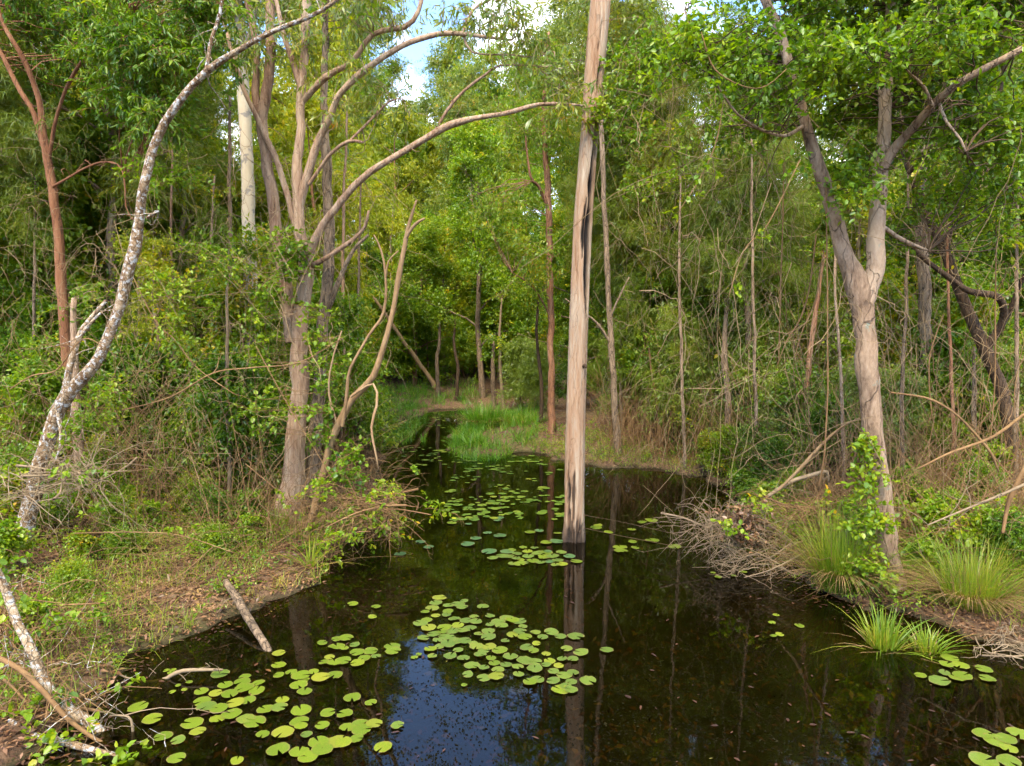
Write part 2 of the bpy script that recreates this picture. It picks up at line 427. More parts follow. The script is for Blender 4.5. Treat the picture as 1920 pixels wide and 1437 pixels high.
M['bark_deadwood'] = bark_mat('bark_deadwood', [(.36, (.16, .085, .055)), (.47, (.40, .245, .165)), (.56, (.55, .40, .31)), (.66, (.60, .51, .45)), (.76, (.76, .71, .66))], crack=(11, .03, .02, .3), dark=.47, scale=6, stretch=.10, bump=1.0, char=(.013, .010, .008))
M['dead_stem'] = bark_mat('dead_stem', [(.3, (.17, .11, .06)), (.55, (.36, .26, .16)), (.85, (.48, .39, .28))], scale=8, stretch=.2, bump=.4)

def ground_mat():
    m, N, Lk = new_mat('forest_floor')
    geo = N.new('ShaderNodeNewGeometry')
    a = N.new('ShaderNodeTexNoise'); a.inputs['Scale'].default_value = .9; a.inputs['Detail'].default_value = 6
    b = N.new('ShaderNodeTexNoise'); b.inputs['Scale'].default_value = 22; b.inputs['Detail'].default_value = 6; b.inputs['Roughness'].default_value = .75
    c = N.new('ShaderNodeTexVoronoi'); c.inputs['Scale'].default_value = 17; c.inputs['Randomness'].default_value = 1
    for n in (a, b, c): Lk.new(geo.outputs['Position'], n.inputs['Vector'])
    f = math_n(N, Lk, 'ADD', math_n(N, Lk, 'MULTIPLY', a.outputs['Fac'], .4), math_n(N, Lk, 'MULTIPLY', b.outputs['Fac'], .6))
    rp = ramp(N, [(.30, (.035, .022, .013)), (.48, (.085, .053, .031)), (.62, (.15, .098, .058)), (.78, (.22, .16, .10))]); Lk.new(f, rp.inputs['Fac'])
    hs = N.new('ShaderNodeMix'); hs.data_type = 'RGBA'; hs.blend_type = 'MIX'
    Lk.new(rp.outputs['Color'], hs.inputs['A'])
    cr = ramp(N, [(0, (.05, .028, .016)), (.5, (.16, .085, .045)), (1, (.27, .18, .10))]); Lk.new(c.outputs['Color'], cr.inputs['Fac'])
    Lk.new(cr.outputs['Color'], hs.inputs['B']); hs.inputs['Factor'].default_value = .45
    mo = N.new('ShaderNodeTexNoise'); mo.inputs['Scale'].default_value = .55; mo.inputs['Detail'].default_value = 5
    Lk.new(geo.outputs['Position'], mo.inputs['Vector'])
    mr = ramp(N, [(.52, (0, 0, 0)), (.68, (.65, .65, .65))]); Lk.new(mo.outputs['Fac'], mr.inputs['Fac'])
    mx = N.new('ShaderNodeMix'); mx.data_type = 'RGBA'; mx.inputs['B'].default_value = (.075, .095, .022, 1)
    Lk.new(mr.outputs['Color'], mx.inputs['Factor']); Lk.new(hs.outputs['Result'], mx.inputs['A'])
    sx = N.new('ShaderNodeSeparateXYZ'); Lk.new(geo.outputs['Position'], sx.inputs[0])
    hgt = math_n(N, Lk, 'ADD', sx.outputs['Z'], math_n(N, Lk, 'MULTIPLY', math_n(N, Lk, 'SUBTRACT', b.outputs['Fac'], .5), .16))
    wr = ramp(N, [(.0, (1, 1, 1)), (.06, (0, 0, 0))]); Lk.new(hgt, wr.inputs['Fac'])
    wm = N.new('ShaderNodeMix'); wm.data_type = 'RGBA'; wm.inputs['B'].default_value = (.045, .038, .016, 1)
    Lk.new(wr.outputs['Color'], wm.inputs['Factor']); Lk.new(mx.outputs['Result'], wm.inputs['A'])
    mx = wm
    bs = N.new('ShaderNodeBsdfPrincipled'); bs.inputs['Roughness'].default_value = .95; bs.inputs['Specular IOR Level'].default_value = .15
    Lk.new(mx.outputs['Result'], bs.inputs['Base Color'])
    bp = N.new('ShaderNodeBump'); bp.inputs['Strength'].default_value = .9; bp.inputs['Distance'].default_value = .04
    Lk.new(b.outputs['Fac'], bp.inputs['Height']); Lk.new(bp.outputs['Normal'], bs.inputs['Normal'])
    o = N.new('ShaderNodeOutputMaterial'); Lk.new(bs.outputs[0], o.inputs['Surface'])
    return m
M['ground'] = ground_mat()

def water_mat():
    m, N, Lk = new_mat('pond_water')
    geo = N.new('ShaderNodeNewGeometry')
    n1 = N.new('ShaderNodeTexNoise'); n1.inputs['Scale'].default_value = 2.2; n1.inputs['Detail'].default_value = 3
    Lk.new(geo.outputs['Position'], n1.inputs['Vector'])
    bp = N.new('ShaderNodeBump'); bp.inputs['Strength'].default_value = .035; bp.inputs['Distance'].default_value = .05
    Lk.new(n1.outputs['Fac'], bp.inputs['Height'])
    fr = N.new('ShaderNodeFresnel'); fr.inputs['IOR'].default_value = 1.52
    Lk.new(bp.outputs['Normal'], fr.inputs['Normal'])
    gl = N.new('ShaderNodeBsdfGlossy'); gl.inputs['Roughness'].default_value = .015
    Lk.new(bp.outputs['Normal'], gl.inputs['Normal'])
    tr = N.new('ShaderNodeBsdfTransparent'); tr.inputs['Color'].default_value = (.36, .35, .16, 1)
    mx = N.new('ShaderNodeMixShader')
    Lk.new(fr.outputs[0], mx.inputs[0]); Lk.new(tr.outputs[0], mx.inputs[1]); Lk.new(gl.outputs[0], mx.inputs[2])
    o = N.new('ShaderNodeOutputMaterial'); Lk.new(mx.outputs[0], o.inputs['Surface'])
    return m
M['water'] = water_mat()

def pad_mat(name, c1, c2, edge):
    m, N, Lk = new_mat(name)
    oi = N.new('ShaderNodeObjectInfo'); tc = N.new('ShaderNodeTexCoord')
    no = N.new('ShaderNodeTexNoise'); no.inputs['Scale'].default_value = 9; no.inputs['Detail'].default_value = 4
    vm = N.new('ShaderNodeVectorMath'); vm.operation = 'ADD'
    Lk.new(tc.outputs['Object'], vm.inputs[0]); Lk.new(oi.outputs['Location'], vm.inputs[1]); Lk.new(vm.outputs[0], no.inputs['Vector'])
    f = math_n(N, Lk, 'ADD', math_n(N, Lk, 'MULTIPLY', oi.outputs['Random'], .7), math_n(N, Lk, 'MULTIPLY', math_n(N, Lk, 'SUBTRACT', no.outputs['Fac'], .35), .9))
    rp = ramp(N, [(0, c1), (.75, c2), (1, edge)]); Lk.new(f, rp.inputs['Fac'])
    # browned blotches
    n2 = N.new('ShaderNodeTexNoise'); n2.inputs['Scale'].default_value = 14; n2.inputs['Detail'].default_value = 3
    Lk.new(vm.outputs[0], n2.inputs['Vector'])
    r2 = ramp(N, [(.60, (0, 0, 0)), (.72, (.85, .85, .85))]); Lk.new(n2.outputs['Fac'], r2.inputs['Fac'])
    mx = N.new('ShaderNodeMix'); mx.data_type = 'RGBA'; mx.inputs['B'].default_value = (.24, .13, .06, 1)
    Lk.new(r2.outputs['Color'], mx.inputs['Factor']); Lk.new(rp.outputs['Color'], mx.inputs['A'])
    # browned rim and paler veins running out from the notch
    sx = N.new('ShaderNodeSeparateXYZ'); Lk.new(tc.outputs['Object'], sx.inputs[0])
    ln = N.new('ShaderNodeVectorMath'); ln.operation = 'LENGTH'; Lk.new(tc.outputs['Object'], ln.inputs[0])
    rad = math_n(N, Lk, 'ADD', ln.outputs['Value'], math_n(N, Lk, 'MULTIPLY', math_n(N, Lk, 'SUBTRACT', n2.outputs['Fac'], .5), .5))
    rr_ = ramp(N, [(.90, (0, 0, 0)), (1.0, (.7, .7, .7))]); Lk.new(rad, rr_.inputs['Fac'])
    m2 = N.new('ShaderNodeMix'); m2.data_type = 'RGBA'; m2.inputs['B'].default_value = (.15, .10, .035, 1)
    Lk.new(rr_.outputs['Color'], m2.inputs['Factor']); Lk.new(mx.outputs['Result'], m2.inputs['A'])
    an = math_n(N, Lk, 'ARCTAN2', sx.outputs['Y'], sx.outputs['X'])
    sn = math_n(N, Lk, 'ABSOLUTE', math_n(N, Lk, 'SINE', math_n(N, Lk, 'MULTIPLY', an, 6.5), 0), 0)
    vr = ramp(N, [(0, (.45, .45, .45)), (.16, (0, 0, 0))]); Lk.new(sn, vr.inputs['Fac'])
    m3 = N.new('ShaderNodeMix'); m3.data_type = 'RGBA'; m3.inputs['B'].default_value = (.17, .21, .06, 1)
    Lk.new(vr.outputs['Color'], m3.inputs['Factor']); Lk.new(m2.outputs['Result'], m3.inputs['A'])
    mx = m3
    bs = N.new('ShaderNodeBsdfPrincipled'); bs.inputs['Roughness'].default_value = .45; bs.inputs['Specular IOR Level'].default_value = .22
    Lk.new(mx.outputs['Result'], bs.inputs['Base Color'])
    o = N.new('ShaderNodeOutputMaterial'); Lk.new(bs.outputs[0], o.inputs['Surface'])
    return m
M['pad_grey'] = pad_mat('pad_grey', (.050, .092, .013), (.085, .130, .015), (.15, .15, .012))
M['pad_yellow'] = pad_mat('pad_yellow', (.062, .105, .005), (.105, .150, .006), (.18, .18, .010))
M['pad_teal'] = pad_mat('pad_teal', (.028, .078, .022), (.045, .105, .034), (.08, .12, .025))
M['pad_gold'] = pad_mat('pad_gold', (.105, .135, .010), (.155, .17, .012), (.21, .19, .015))

# ------------------------------------------------------------------ bookkeeping helpers
def tag(o, label=None, cat=None, group=None, kind=None):
    if label: o['label'] = label
    if cat: o['category'] = cat
    if group: o['group'] = group
    if kind: o['kind'] = kind
    return o

def empty(name, loc):
    o = bpy.data.objects.new(name, None); o.empty_display_size = .2
    C.objects.link(o); o.location = loc
    return o

def part(name, me, parent, loc=None):
    o = bpy.data.objects.new(name, me); C.objects.link(o); o.parent = parent
    if loc is not None: o.location = loc
    return o

# ------------------------------------------------------------------ pond outline and terrain
SHORE_PX = [(60, 1437), (120, 1345), (150, 1300), (215, 1250), (300, 1195), (400, 1163), (500, 1132), (560, 1098), (612, 1062),
            (640, 1035), (672, 1002), (700, 960), (716, 920), (720, 880), (712, 845), (716, 822), (738, 803), (775, 784), (800, 772),
            (840, 766), (882, 766), (884, 778), (872, 795), (850, 812), (838, 832), (850, 850), (900, 858), (950, 856), (985, 846),
            (1010, 852), (1060, 868), (1150, 876), (1250, 882), (1320, 897), (1372, 918), (1405, 950), (1440, 1010), (1478, 1070),
            (1525, 1120), (1590, 1142), (1690, 1152), (1790, 1178), (1870, 1195), (1930, 1210), (2150, 1262)]
shore = np.array([G(px, py)[:2] for px, py in SHORE_PX])
shore = np.vstack([shore, [[9.5, 2.0], [10, -8], [2, -14], [-4, -10], [-4.2, 0], [-3.9, 3.2]]])
def smooth_poly(p, it=2):
    for _ in range(it):
        q = np.roll(p, -1, 0)
        p = np.stack([p * .75 + q * .25, p * .25 + q * .75], 1).reshape(-1, 2)
    return p
POND = smooth_poly(shore)

def pond_d(x, y):
    """signed distance to the shore: positive on land, negative in the water"""
    x = np.atleast_1d(np.asarray(x, float)).ravel(); y = np.atleast_1d(np.asarray(y, float)).ravel()
    a = POND; b = np.roll(POND, -1, 0)
    dmin = np.full(len(x), 1e9); ins = np.zeros(len(x), bool)
    for (ax, ay), (bx, by) in zip(a, b):
        ex, ey = bx - ax, by - ay
        t = np.clip(((x - ax) * ex + (y - ay) * ey) / (ex * ex + ey * ey + 1e-12), 0, 1)
        dmin = np.minimum(dmin, (x - ax - t * ex) ** 2 + (y - ay - t * ey) ** 2)
        if ay != by:
            c = ((ay > y) != (by > y)) & (x < (bx - ax) * (y - ay) / (by - ay) + ax)
            ins ^= c
    d = np.sqrt(dmin)
    return np.where(ins, -d, d)

def height(x, y):
    x = np.asarray(x, float); y = np.asarray(y, float)
    sh = np.broadcast(x, y).shape
    x = np.broadcast_to(x, sh).ravel(); y = np.broadcast_to(y, sh).ravel()
    d = pond_d(x, y)
    rag = (fbm(x * 1.5, y * 1.5, 51) - .5) * .9 + (fbm(x * 4.5, y * 4.5, 53) - .5) * .8
    d = d + rag * np.clip(1 - np.abs(d) / 1.0, 0, 1)
    o = np.maximum(d, 0)
    z = .07 * (1 - np.exp(-o / .12)) + .085 * np.minimum(o, 1.6) + .045 * np.maximum(o - 1.6, 0)
    far = np.maximum(o - 1.2, 0)
    z += 14 * np.tanh(.085 * far / 14)
    z += (.20 * (fbm(x * .55, y * .55, 11) - .5) + .07 * (fbm(x * 2.6, y * 2.6, 21) - .5)) * np.clip(o / .8, 0, 1)
    z += 1.6 * (fbm(x * .05, y * .05, 31) - .5) * np.clip(o / 25, 0, 1)
    z = np.where(d < 0, -.75 * (1 - np.exp(d / 1.3)) + .03 * (fbm(x * 2, y * 2, 41) - .5) * np.clip(-d / .4, 0, 1), z)
    return z.reshape(sh)

def hz(x, y): return float(height(np.array([x]), np.array([y]))[0])

def axis(lo, hi, step, far, g=1.22):
    a = list(np.arange(lo, hi + 1e-6, step)); s = step
    while a[-1] < far: s *= g; a.append(a[-1] + s)
    s = step
    while a[0] > -far: s *= g; a.insert(0, a[0] - s)
    return np.array(a)
gx, gy = axis(-12, 12, .16, 900), axis(3, 30, .18, 900)
XX, YY = np.meshgrid(gx, gy)
ZZ = height(XX, YY)
ny_, nx_ = XX.shape
idx = np.arange(nx_ * ny_).reshape(ny_, nx_)
mb = MB()
mb.add(np.stack([XX, YY, ZZ], -1).reshape(-1, 3), np.stack([idx[:-1, :-1], idx[:-1, 1:], idx[1:, 1:], idx[1:, :-1]], -1).reshape(-1, 4))
ground = tag(mb.obj('ground', M['ground'], smooth=True), 'brown forest floor of leaf litter sloping to the pond', 'ground', kind='structure')

# water: one level sheet, a little wider than the shore so that the bank cuts it
mb = MB()
wx, wy = np.linspace(-16, 14, 31), np.linspace(-15, 31, 47)
XX, YY = np.meshgrid(wx, wy)
idx = np.arange(XX.size).reshape(XX.shape)
dW = pond_d(XX.ravel(), YY.ravel()).reshape(XX.shape)
cd = np.minimum(np.minimum(dW[:-1, :-1], dW[1:, 1:]), np.minimum(dW[:-1, 1:], dW[1:, :-1]))
qs = np.stack([idx[:-1, :-1], idx[:-1, 1:], idx[1:, 1:], idx[1:, :-1]], -1)[cd < .75]
mb.add(np.stack([XX, YY, XX * 0], -1).reshape(-1, 3), qs)
water = tag(mb.obj('water', M['water']), 'still dark pond water reflecting trees and sky', 'water', kind='structure')

def land(rng, n, px0, px1, Y0, Y1, dmin=.15, dmax=99):
    """random points on land seen between two picture columns and two distances"""
    px = rng.uniform(px0, px1, n); Y = np.sqrt(rng.uniform(Y0 ** 2, Y1 ** 2, n))
    x = (px - 960) / F * Y
    d = pond_d(x, Y); k = (d > dmin) & (d < dmax)
    x, Y = x[k], Y[k]
    P = np.stack([x, Y, height(x, Y)], -1)
    return P[P[:, 2] > .004]

# ------------------------------------------------------------------ trees traced in the photograph
def hero_tree(name, label, limbs, bark, crown=(), cat='tree', sides=12, rough=.10, seed=0, group=None, twigmat=None, root_flare=1.25, ground_it=True, step=.12, trunk_name='trunk'):
    """limbs: rows (px, py, Y, width_px); crown: (part name, style, material, size, dens, blobs (px, py, Y, rx, ry, n))"""
    g = np.random.default_rng(seed + 5)
    base = W(*limbs[0][0][:3])
    gz = hz(base[0], base[1])
    root = empty(name, (base[0], base[1], gz))
    tag(root, label, cat, group)
    o = np.array([base[0], base[1], gz])
    pts_all = []
    for i, lm in enumerate(limbs):
        mbt = MB()
        if i == 0 and ground_it:
            rows = []
            for (px, py, Y, w) in lm:
                rows.append([*W(px, py, Y), w / 2 / F * Y])
            low = np.array(rows[0]); nxt = np.array(rows[1])
            below = low.copy(); below[2] = gz - .25; below[3] *= root_flare * 1.15
            if low[2] - gz > .1:
                below[:2] = low[:2] - (nxt[:2] - low[:2]) / max(.2, nxt[2] - low[2]) * (low[2] - gz + .25) * .5
                rows = [below] + rows
            else:
                low[3] *= root_flare
                rows = [below, low] + rows[1:]
            p = limb3(mbt, rows, sides, step, rough, seed, kink=.2 if name == 'white_trunk_tree' else .9)
        else:
            p = limb(mbt, lm, max(5, sides - 4 if i else sides), step, rough, seed + i)
        pts_all.append(p)
        mbt.obj(trunk_name if i == 0 else 'branch', bark, root, True, o)
    pts = np.vstack(pts_all)
    for (pn, style, mat, size, dens, blobs) in crown:
        cs = []
        for (px, py, Y, rx, ry, n) in blobs:
            cs.append(ball(g, n, W(px, py, Y), (rx / F * Y, max(rx, ry) / F * Y * .8, ry / F * Y)))
        cs = np.vstack(cs)
        near = []
        for c in cs:
            dd = np.linalg.norm(pts - c, axis=1) + .35 * np.maximum(pts[:, 2] - c[2], 0)
            near.append(pts[np.argmin(dd)])
        near = np.array(near)
        ln = np.linalg.norm(cs - near, axis=1)
        mbw, mbl = MB(), MB()
        k = 6
        sag = g.normal(size=cs.shape) * (ln[:, None] * .10); sag[:, 2] += ln * .08
        P = arcs(g, near, cs, sag, k, .02)
        rr = np.clip(.004 + ln * .006, .004, .022)
        tubes(mbw, P, rr[:, None] * np.linspace(1, .35, k)[None], 4)
        if len(pts_all) > 1 and pn == 'crown':              # short dead twigs and stubs along the limbs
            bp_ = np.vstack(pts_all[1:]); i_ = g.integers(0, len(bp_), 9 * (len(pts_all) - 1))
            A_ = bp_[i_]; B_ = A_ + nrm(g.normal(size=A_.shape) + np.array([0, 0, .3])) * (g.random((len(A_), 1)) ** 2 * .6 + .08)
            tubes(mbw, arcs(g, A_, B_, g.normal(size=A_.shape) * .04, 6, .012), g.uniform(.004, .010, len(A_))[:, None] * np.linspace(1, .3, 6)[None], 4)
        sprays(mbl, mbw, cs, style, g, size, dens)
        mbw.obj('twigs', twigmat or bark, root, False, o)
        mbl.obj(pn, mat, root, False, o)
    return root

# 1 leaning lichen-spotted tree on the left bank
hero_tree('leaning_tree', 'pale lichen-spotted trunk leaning right across the left bank with a snapped side stem',
    [[(38, 1040, 8.3, 31.1), (62, 930, 8.3, 28.5), (88, 830, 8.3, 25.9), (110, 770, 8.3, 24.7), (132, 735, 8.3, 23.9), (180, 685, 8.3, 20.1), (212, 610, 8.3, 18.8), (236, 520, 8.3, 18.2),
      (262, 420, 8.3, 16.8), (274, 340, 8.2, 16.2), (290, 272, 8.2, 14.9), (335, 190, 8.1, 13.6), (392, 130, 8.0, 12.3), (455, 90, 7.9, 9.7), (515, 58, 7.8, 8.5), (600, 20, 7.7, 7.1), (690, -40, 7.6, 5.9)],
     [(388, 135, 8.0, 7.7), (400, 70, 8.0, 6.5), (415, 20, 8.0, 5.9), (422, -60, 8.0, 4.5)],
     [(120, 755, 8.3, 14.2), (130, 690, 8.3, 11.7), (145, 635, 8.35, 11.0), (168, 600, 8.4, 9.7), (200, 563, 8.4, 5.9)],
     [(155, 625, 8.3, 6.5), (175, 600, 8.28, 5.2), (190, 585, 8.25, 3.2)],
     [(276, 408, 8.2, 6.5), (290, 400, 8.15, 4.5), (298, 396, 8.1, 2.0)],
     [(108, 775, 8.2, 5.9), (112, 810, 8.15, 4.5), (108, 850, 8.1, 3.9), (95, 880, 8.05, 2.6)]],
    M['bark_lichen'], crown=[('crown', 'broad', M['leaf_mid'], 1.0, .7, [(660, -60, 7.6, 120, 50, 14), (430, -90, 8, 80, 50, 14)])], seed=1, sides=14)

# 2 red smooth-barked tree at the left edge, dark hanging leaves
hero_tree('red_barked_tree', 'red smooth-barked tree with three forking stems at the left edge, dark hanging leaves',
    [[(132, 850, 11, 18.7), (128, 720, 11, 18.7), (120, 600, 11, 17.3), (112, 500, 11, 17.3), (105, 410, 11, 15.8), (95, 330, 11, 15.1), (83, 258, 11, 12.2), (72, 190, 11, 9.4), (55, 135, 10.9, 8.6), (30, 85, 10.8, 7.9), (5, 40, 10.8, 6.5), (-20, -40, 10.7, 5.0)],
     [(88, 290, 11, 10.1), (62, 215, 11, 9.4), (35, 165, 11, 8.6), (8, 110, 11, 7.9), (-20, 60, 11, 7.2), (-50, -30, 11, 5.8)],
     [(92, 300, 11, 7.2), (104, 225, 10.9, 5.8), (125, 165, 10.8, 5.8), (160, 105, 10.6, 5.0), (182, 70, 10.5, 5.0), (240, 50, 10.2, 2.9), (252, 20, 10, 2.2)],
     [(165, 100, 10.5, 2.9), (210, 108, 10.2, 2.9), (255, 118, 10, 2.2)],
     [(182, 70, 10.5, 2.9), (172, 30, 10.4, 2.2), (168, -20, 10.4, 2.2)],
     [(100, 350, 10.95, 4.3), (160, 315, 10.7, 3.6), (200, 303, 10.5, 3.6), (230, 320, 10.3, 2.9), (238, 390, 10.2, 2.2), (252, 412, 10.1, 1.4)]],
    M['bark_orange'], crown=[('crown', 'olive', M['leaf_mid'], 1.0, 1.1,
        [(250, 60, 9.6, 140, 60, 30), (330, 120, 9.3, 110, 65, 28), (260, 175, 9.6, 80, 40, 13), (80, 20, 12, 90, 45, 18), (110, 120, 12.2, 90, 50, 14),
         (310, 215, 9.3, 55, 30, 10), (120, -60, 10, 220, 60, 40), (360, 20, 9.3, 90, 50, 16)])], seed=2, sides=12)

# 3 big multi-stemmed tree left of the water
hero_tree('multi_stemmed_tree', 'tall pinkish multi-stemmed tree on the left bank with a long bough arching over the pond',
    [[(540, 965, 10.3, 48.0), (548, 900, 10.3, 41.8), (556, 820, 10.3, 37.2), (560, 720, 10.3, 34.0), (562, 640, 10.3, 31.0), (568, 560, 10.3, 27.9), (570, 500, 10.3, 25.6), (560, 420, 10.3, 20.9),
      (560, 330, 10.3, 18.5), (562, 250, 10.3, 17.0), (566, 170, 10.35, 15.5), (572, 90, 10.4, 14.7), (576, 20, 10.4, 14.0), (580, -60, 10.4, 12.4), (575, -200, 10.4, 9.3)],
     [(548, 640, 10.35, 23.4), (538, 560, 10.4, 23.4), (525, 470, 10.5, 22.5), (512, 380, 10.5, 21.6), (500, 300, 10.5, 20.7), (492, 225, 10.5, 19.8), (502, 150, 10.5, 18.0), (506, 60, 10.5, 16.2), (505, -30, 10.5, 14.4), (500, -200, 10.5, 9.9)],
     [(491, 235, 10.5, 14.4), (480, 185, 10.5, 12.6), (482, 110, 10.5, 10.8), (470, 40, 10.5, 10.8), (460, -40, 10.5, 9.0)],
     [(574, 495, 10.2, 18.0), (590, 445, 10.1, 15.3), (630, 390, 10.0, 13.5), (680, 335, 9.9, 12.6), (740, 295, 9.8, 11.7), (800, 258, 9.7, 11.7), (850, 232, 9.6, 11.7), (905, 220, 9.5, 9.0), (960, 210, 9.4, 8.1), (1010, 196, 9.35, 7.2), (1060, 195, 9.3, 5.4), (1092, 198, 9.3, 3.6)],
     [(815, 250, 9.7, 5.4), (838, 205, 9.7, 5.4), (870, 170, 9.7, 5.4), (910, 140, 9.7, 4.5), (940, 122, 9.7, 3.6), (1010, 125, 9.7, 1.8)],
     [(560, 395, 10.3, 18.0), (575, 330, 10.25, 16.2), (592, 275, 10.2, 14.4), (620, 220, 10.1, 12.6), (635, 180, 10.0, 10.8), (680, 135, 9.9, 10.8), (740, 95, 9.8, 9.9), (800, 70, 9.7, 9.9), (850, 62, 9.6, 8.1), (900, 68, 9.5, 6.3), (960, 75, 9.4, 3.6)],
     [(562, 165, 10.35, 12.6), (548, 120, 10.35, 10.8), (530, 60, 10.3, 9.0), (518, 0, 10.3, 7.2), (505, -70, 10.3, 5.4)],
     [(566, 195, 10.35, 11.7), (610, 145, 10.2, 10.8), (660, 115, 10.1, 9.0), (700, 65, 10, 9.0), (760, 50, 9.9, 9.0), (785, 20, 9.9, 8.1), (795, -30, 9.9, 7.2)],
     [(560, 450, 10.35, 12.6), (530, 335, 10.4, 10.8), (505, 270, 10.4, 10.8), (480, 215, 10.4, 9.0), (455, 160, 10.4, 8.1), (437, 110, 10.3, 7.2), (425, 60, 10.3, 5.4)],
     [(586, 500, 10.2, 10.8), (620, 480, 10.1, 8.1), (660, 450, 10.0, 7.2), (685, 425, 9.95, 6.3), (692, 395, 9.9, 4.5)],
     [(578, 345, 10.25, 7.2), (620, 290, 10.1, 6.3), (655, 265, 10, 6.3), (682, 268, 9.9, 4.5)],
     [(655, 265, 10, 4.5), (690, 230, 10, 4.5), (730, 190, 10, 3.6), (755, 185, 10, 1.8)],
     [(866, 64, 9.6, 5.4), (885, 20, 9.6, 4.5), (930, -5, 9.6, 3.6)],
     [(868, 66, 9.6, 4.5), (885, 98, 9.6, 3.6), (960, 103, 9.6, 2.7), (1010, 108, 9.6, 2.7), (1035, 92, 9.6, 1.8)]],
    M['bark_pink'], crown=[('crown', 'gum', M['leaf_gum'], 1.0, .55,
        [(700, 15, 9.8, 110, 40, 16), (890, 20, 9.6, 80, 30, 12), (980, 90, 9.4, 70, 40, 9), (640, 160, 10, 80, 60, 12), (740, 180, 10, 50, 50, 7), (940, 40, 9.6, 60, 30, 9),
         (450, 60, 10.5, 90, 60, 16), (560, -120, 10.4, 160, 80, 40), (1060, 180, 9.3, 40, 25, 6), (540, 60, 10.2, 60, 50, 10)])], seed=3, sides=16, root_flare=1.2)

# grey rough trunk just behind it
hero_tree('grey_trunk_tree', 'dull grey rough trunk standing close behind the multi-stemmed tree',
    [[(582, 940, 11.2, 32.0), (588, 850, 11.2, 27.2), (598, 740, 11.2, 24.0), (604, 640, 11.2, 22.4), (612, 520, 11.2, 20.8), (618, 420, 11.3, 19.2), (612, 300, 11.4, 16.0), (608, 160, 11.5, 12.8), (612, 0, 11.6, 11.2), (615, -120, 11.6, 8.0)],
     [(606, 600, 11.2, 11.2), (635, 530, 11.2, 9.6), (660, 470, 11.2, 7.2), (690, 440, 11.2, 4.8)]],
    M['bark_grey'], crown=[('crown', 'gum', M['leaf_gum'], 1.1, .7, [(620, -60, 11.6, 140, 70, 26), (660, 40, 11.5, 60, 60, 8)])], seed=4)

# 4 smooth white trunk further back
hero_tree('white_trunk_tree', 'straight white smooth trunk behind the twiggy left thicket',
    [[(476, 880, 12.6, 26), (474, 780, 12.6, 26), (470, 600, 12.6, 25), (468, 460, 12.6, 24), (464, 330, 12.6, 23), (460, 220, 12.6, 22), (452, 100, 12.6, 19), (446, -20, 12.6, 16), (440, -160, 12.6, 10)],
     [(452, 110, 12.6, 10), (480, 20, 12.6, 8), (500, -60, 12.6, 5)]],
    M['bark_white'], crown=[('crown', 'gumfar', M['leaf_gum'], 1.0, 1.0, [(450, -60, 12.6, 150, 90, 34), (380, 30, 13, 60, 50, 8)])], seed=5)

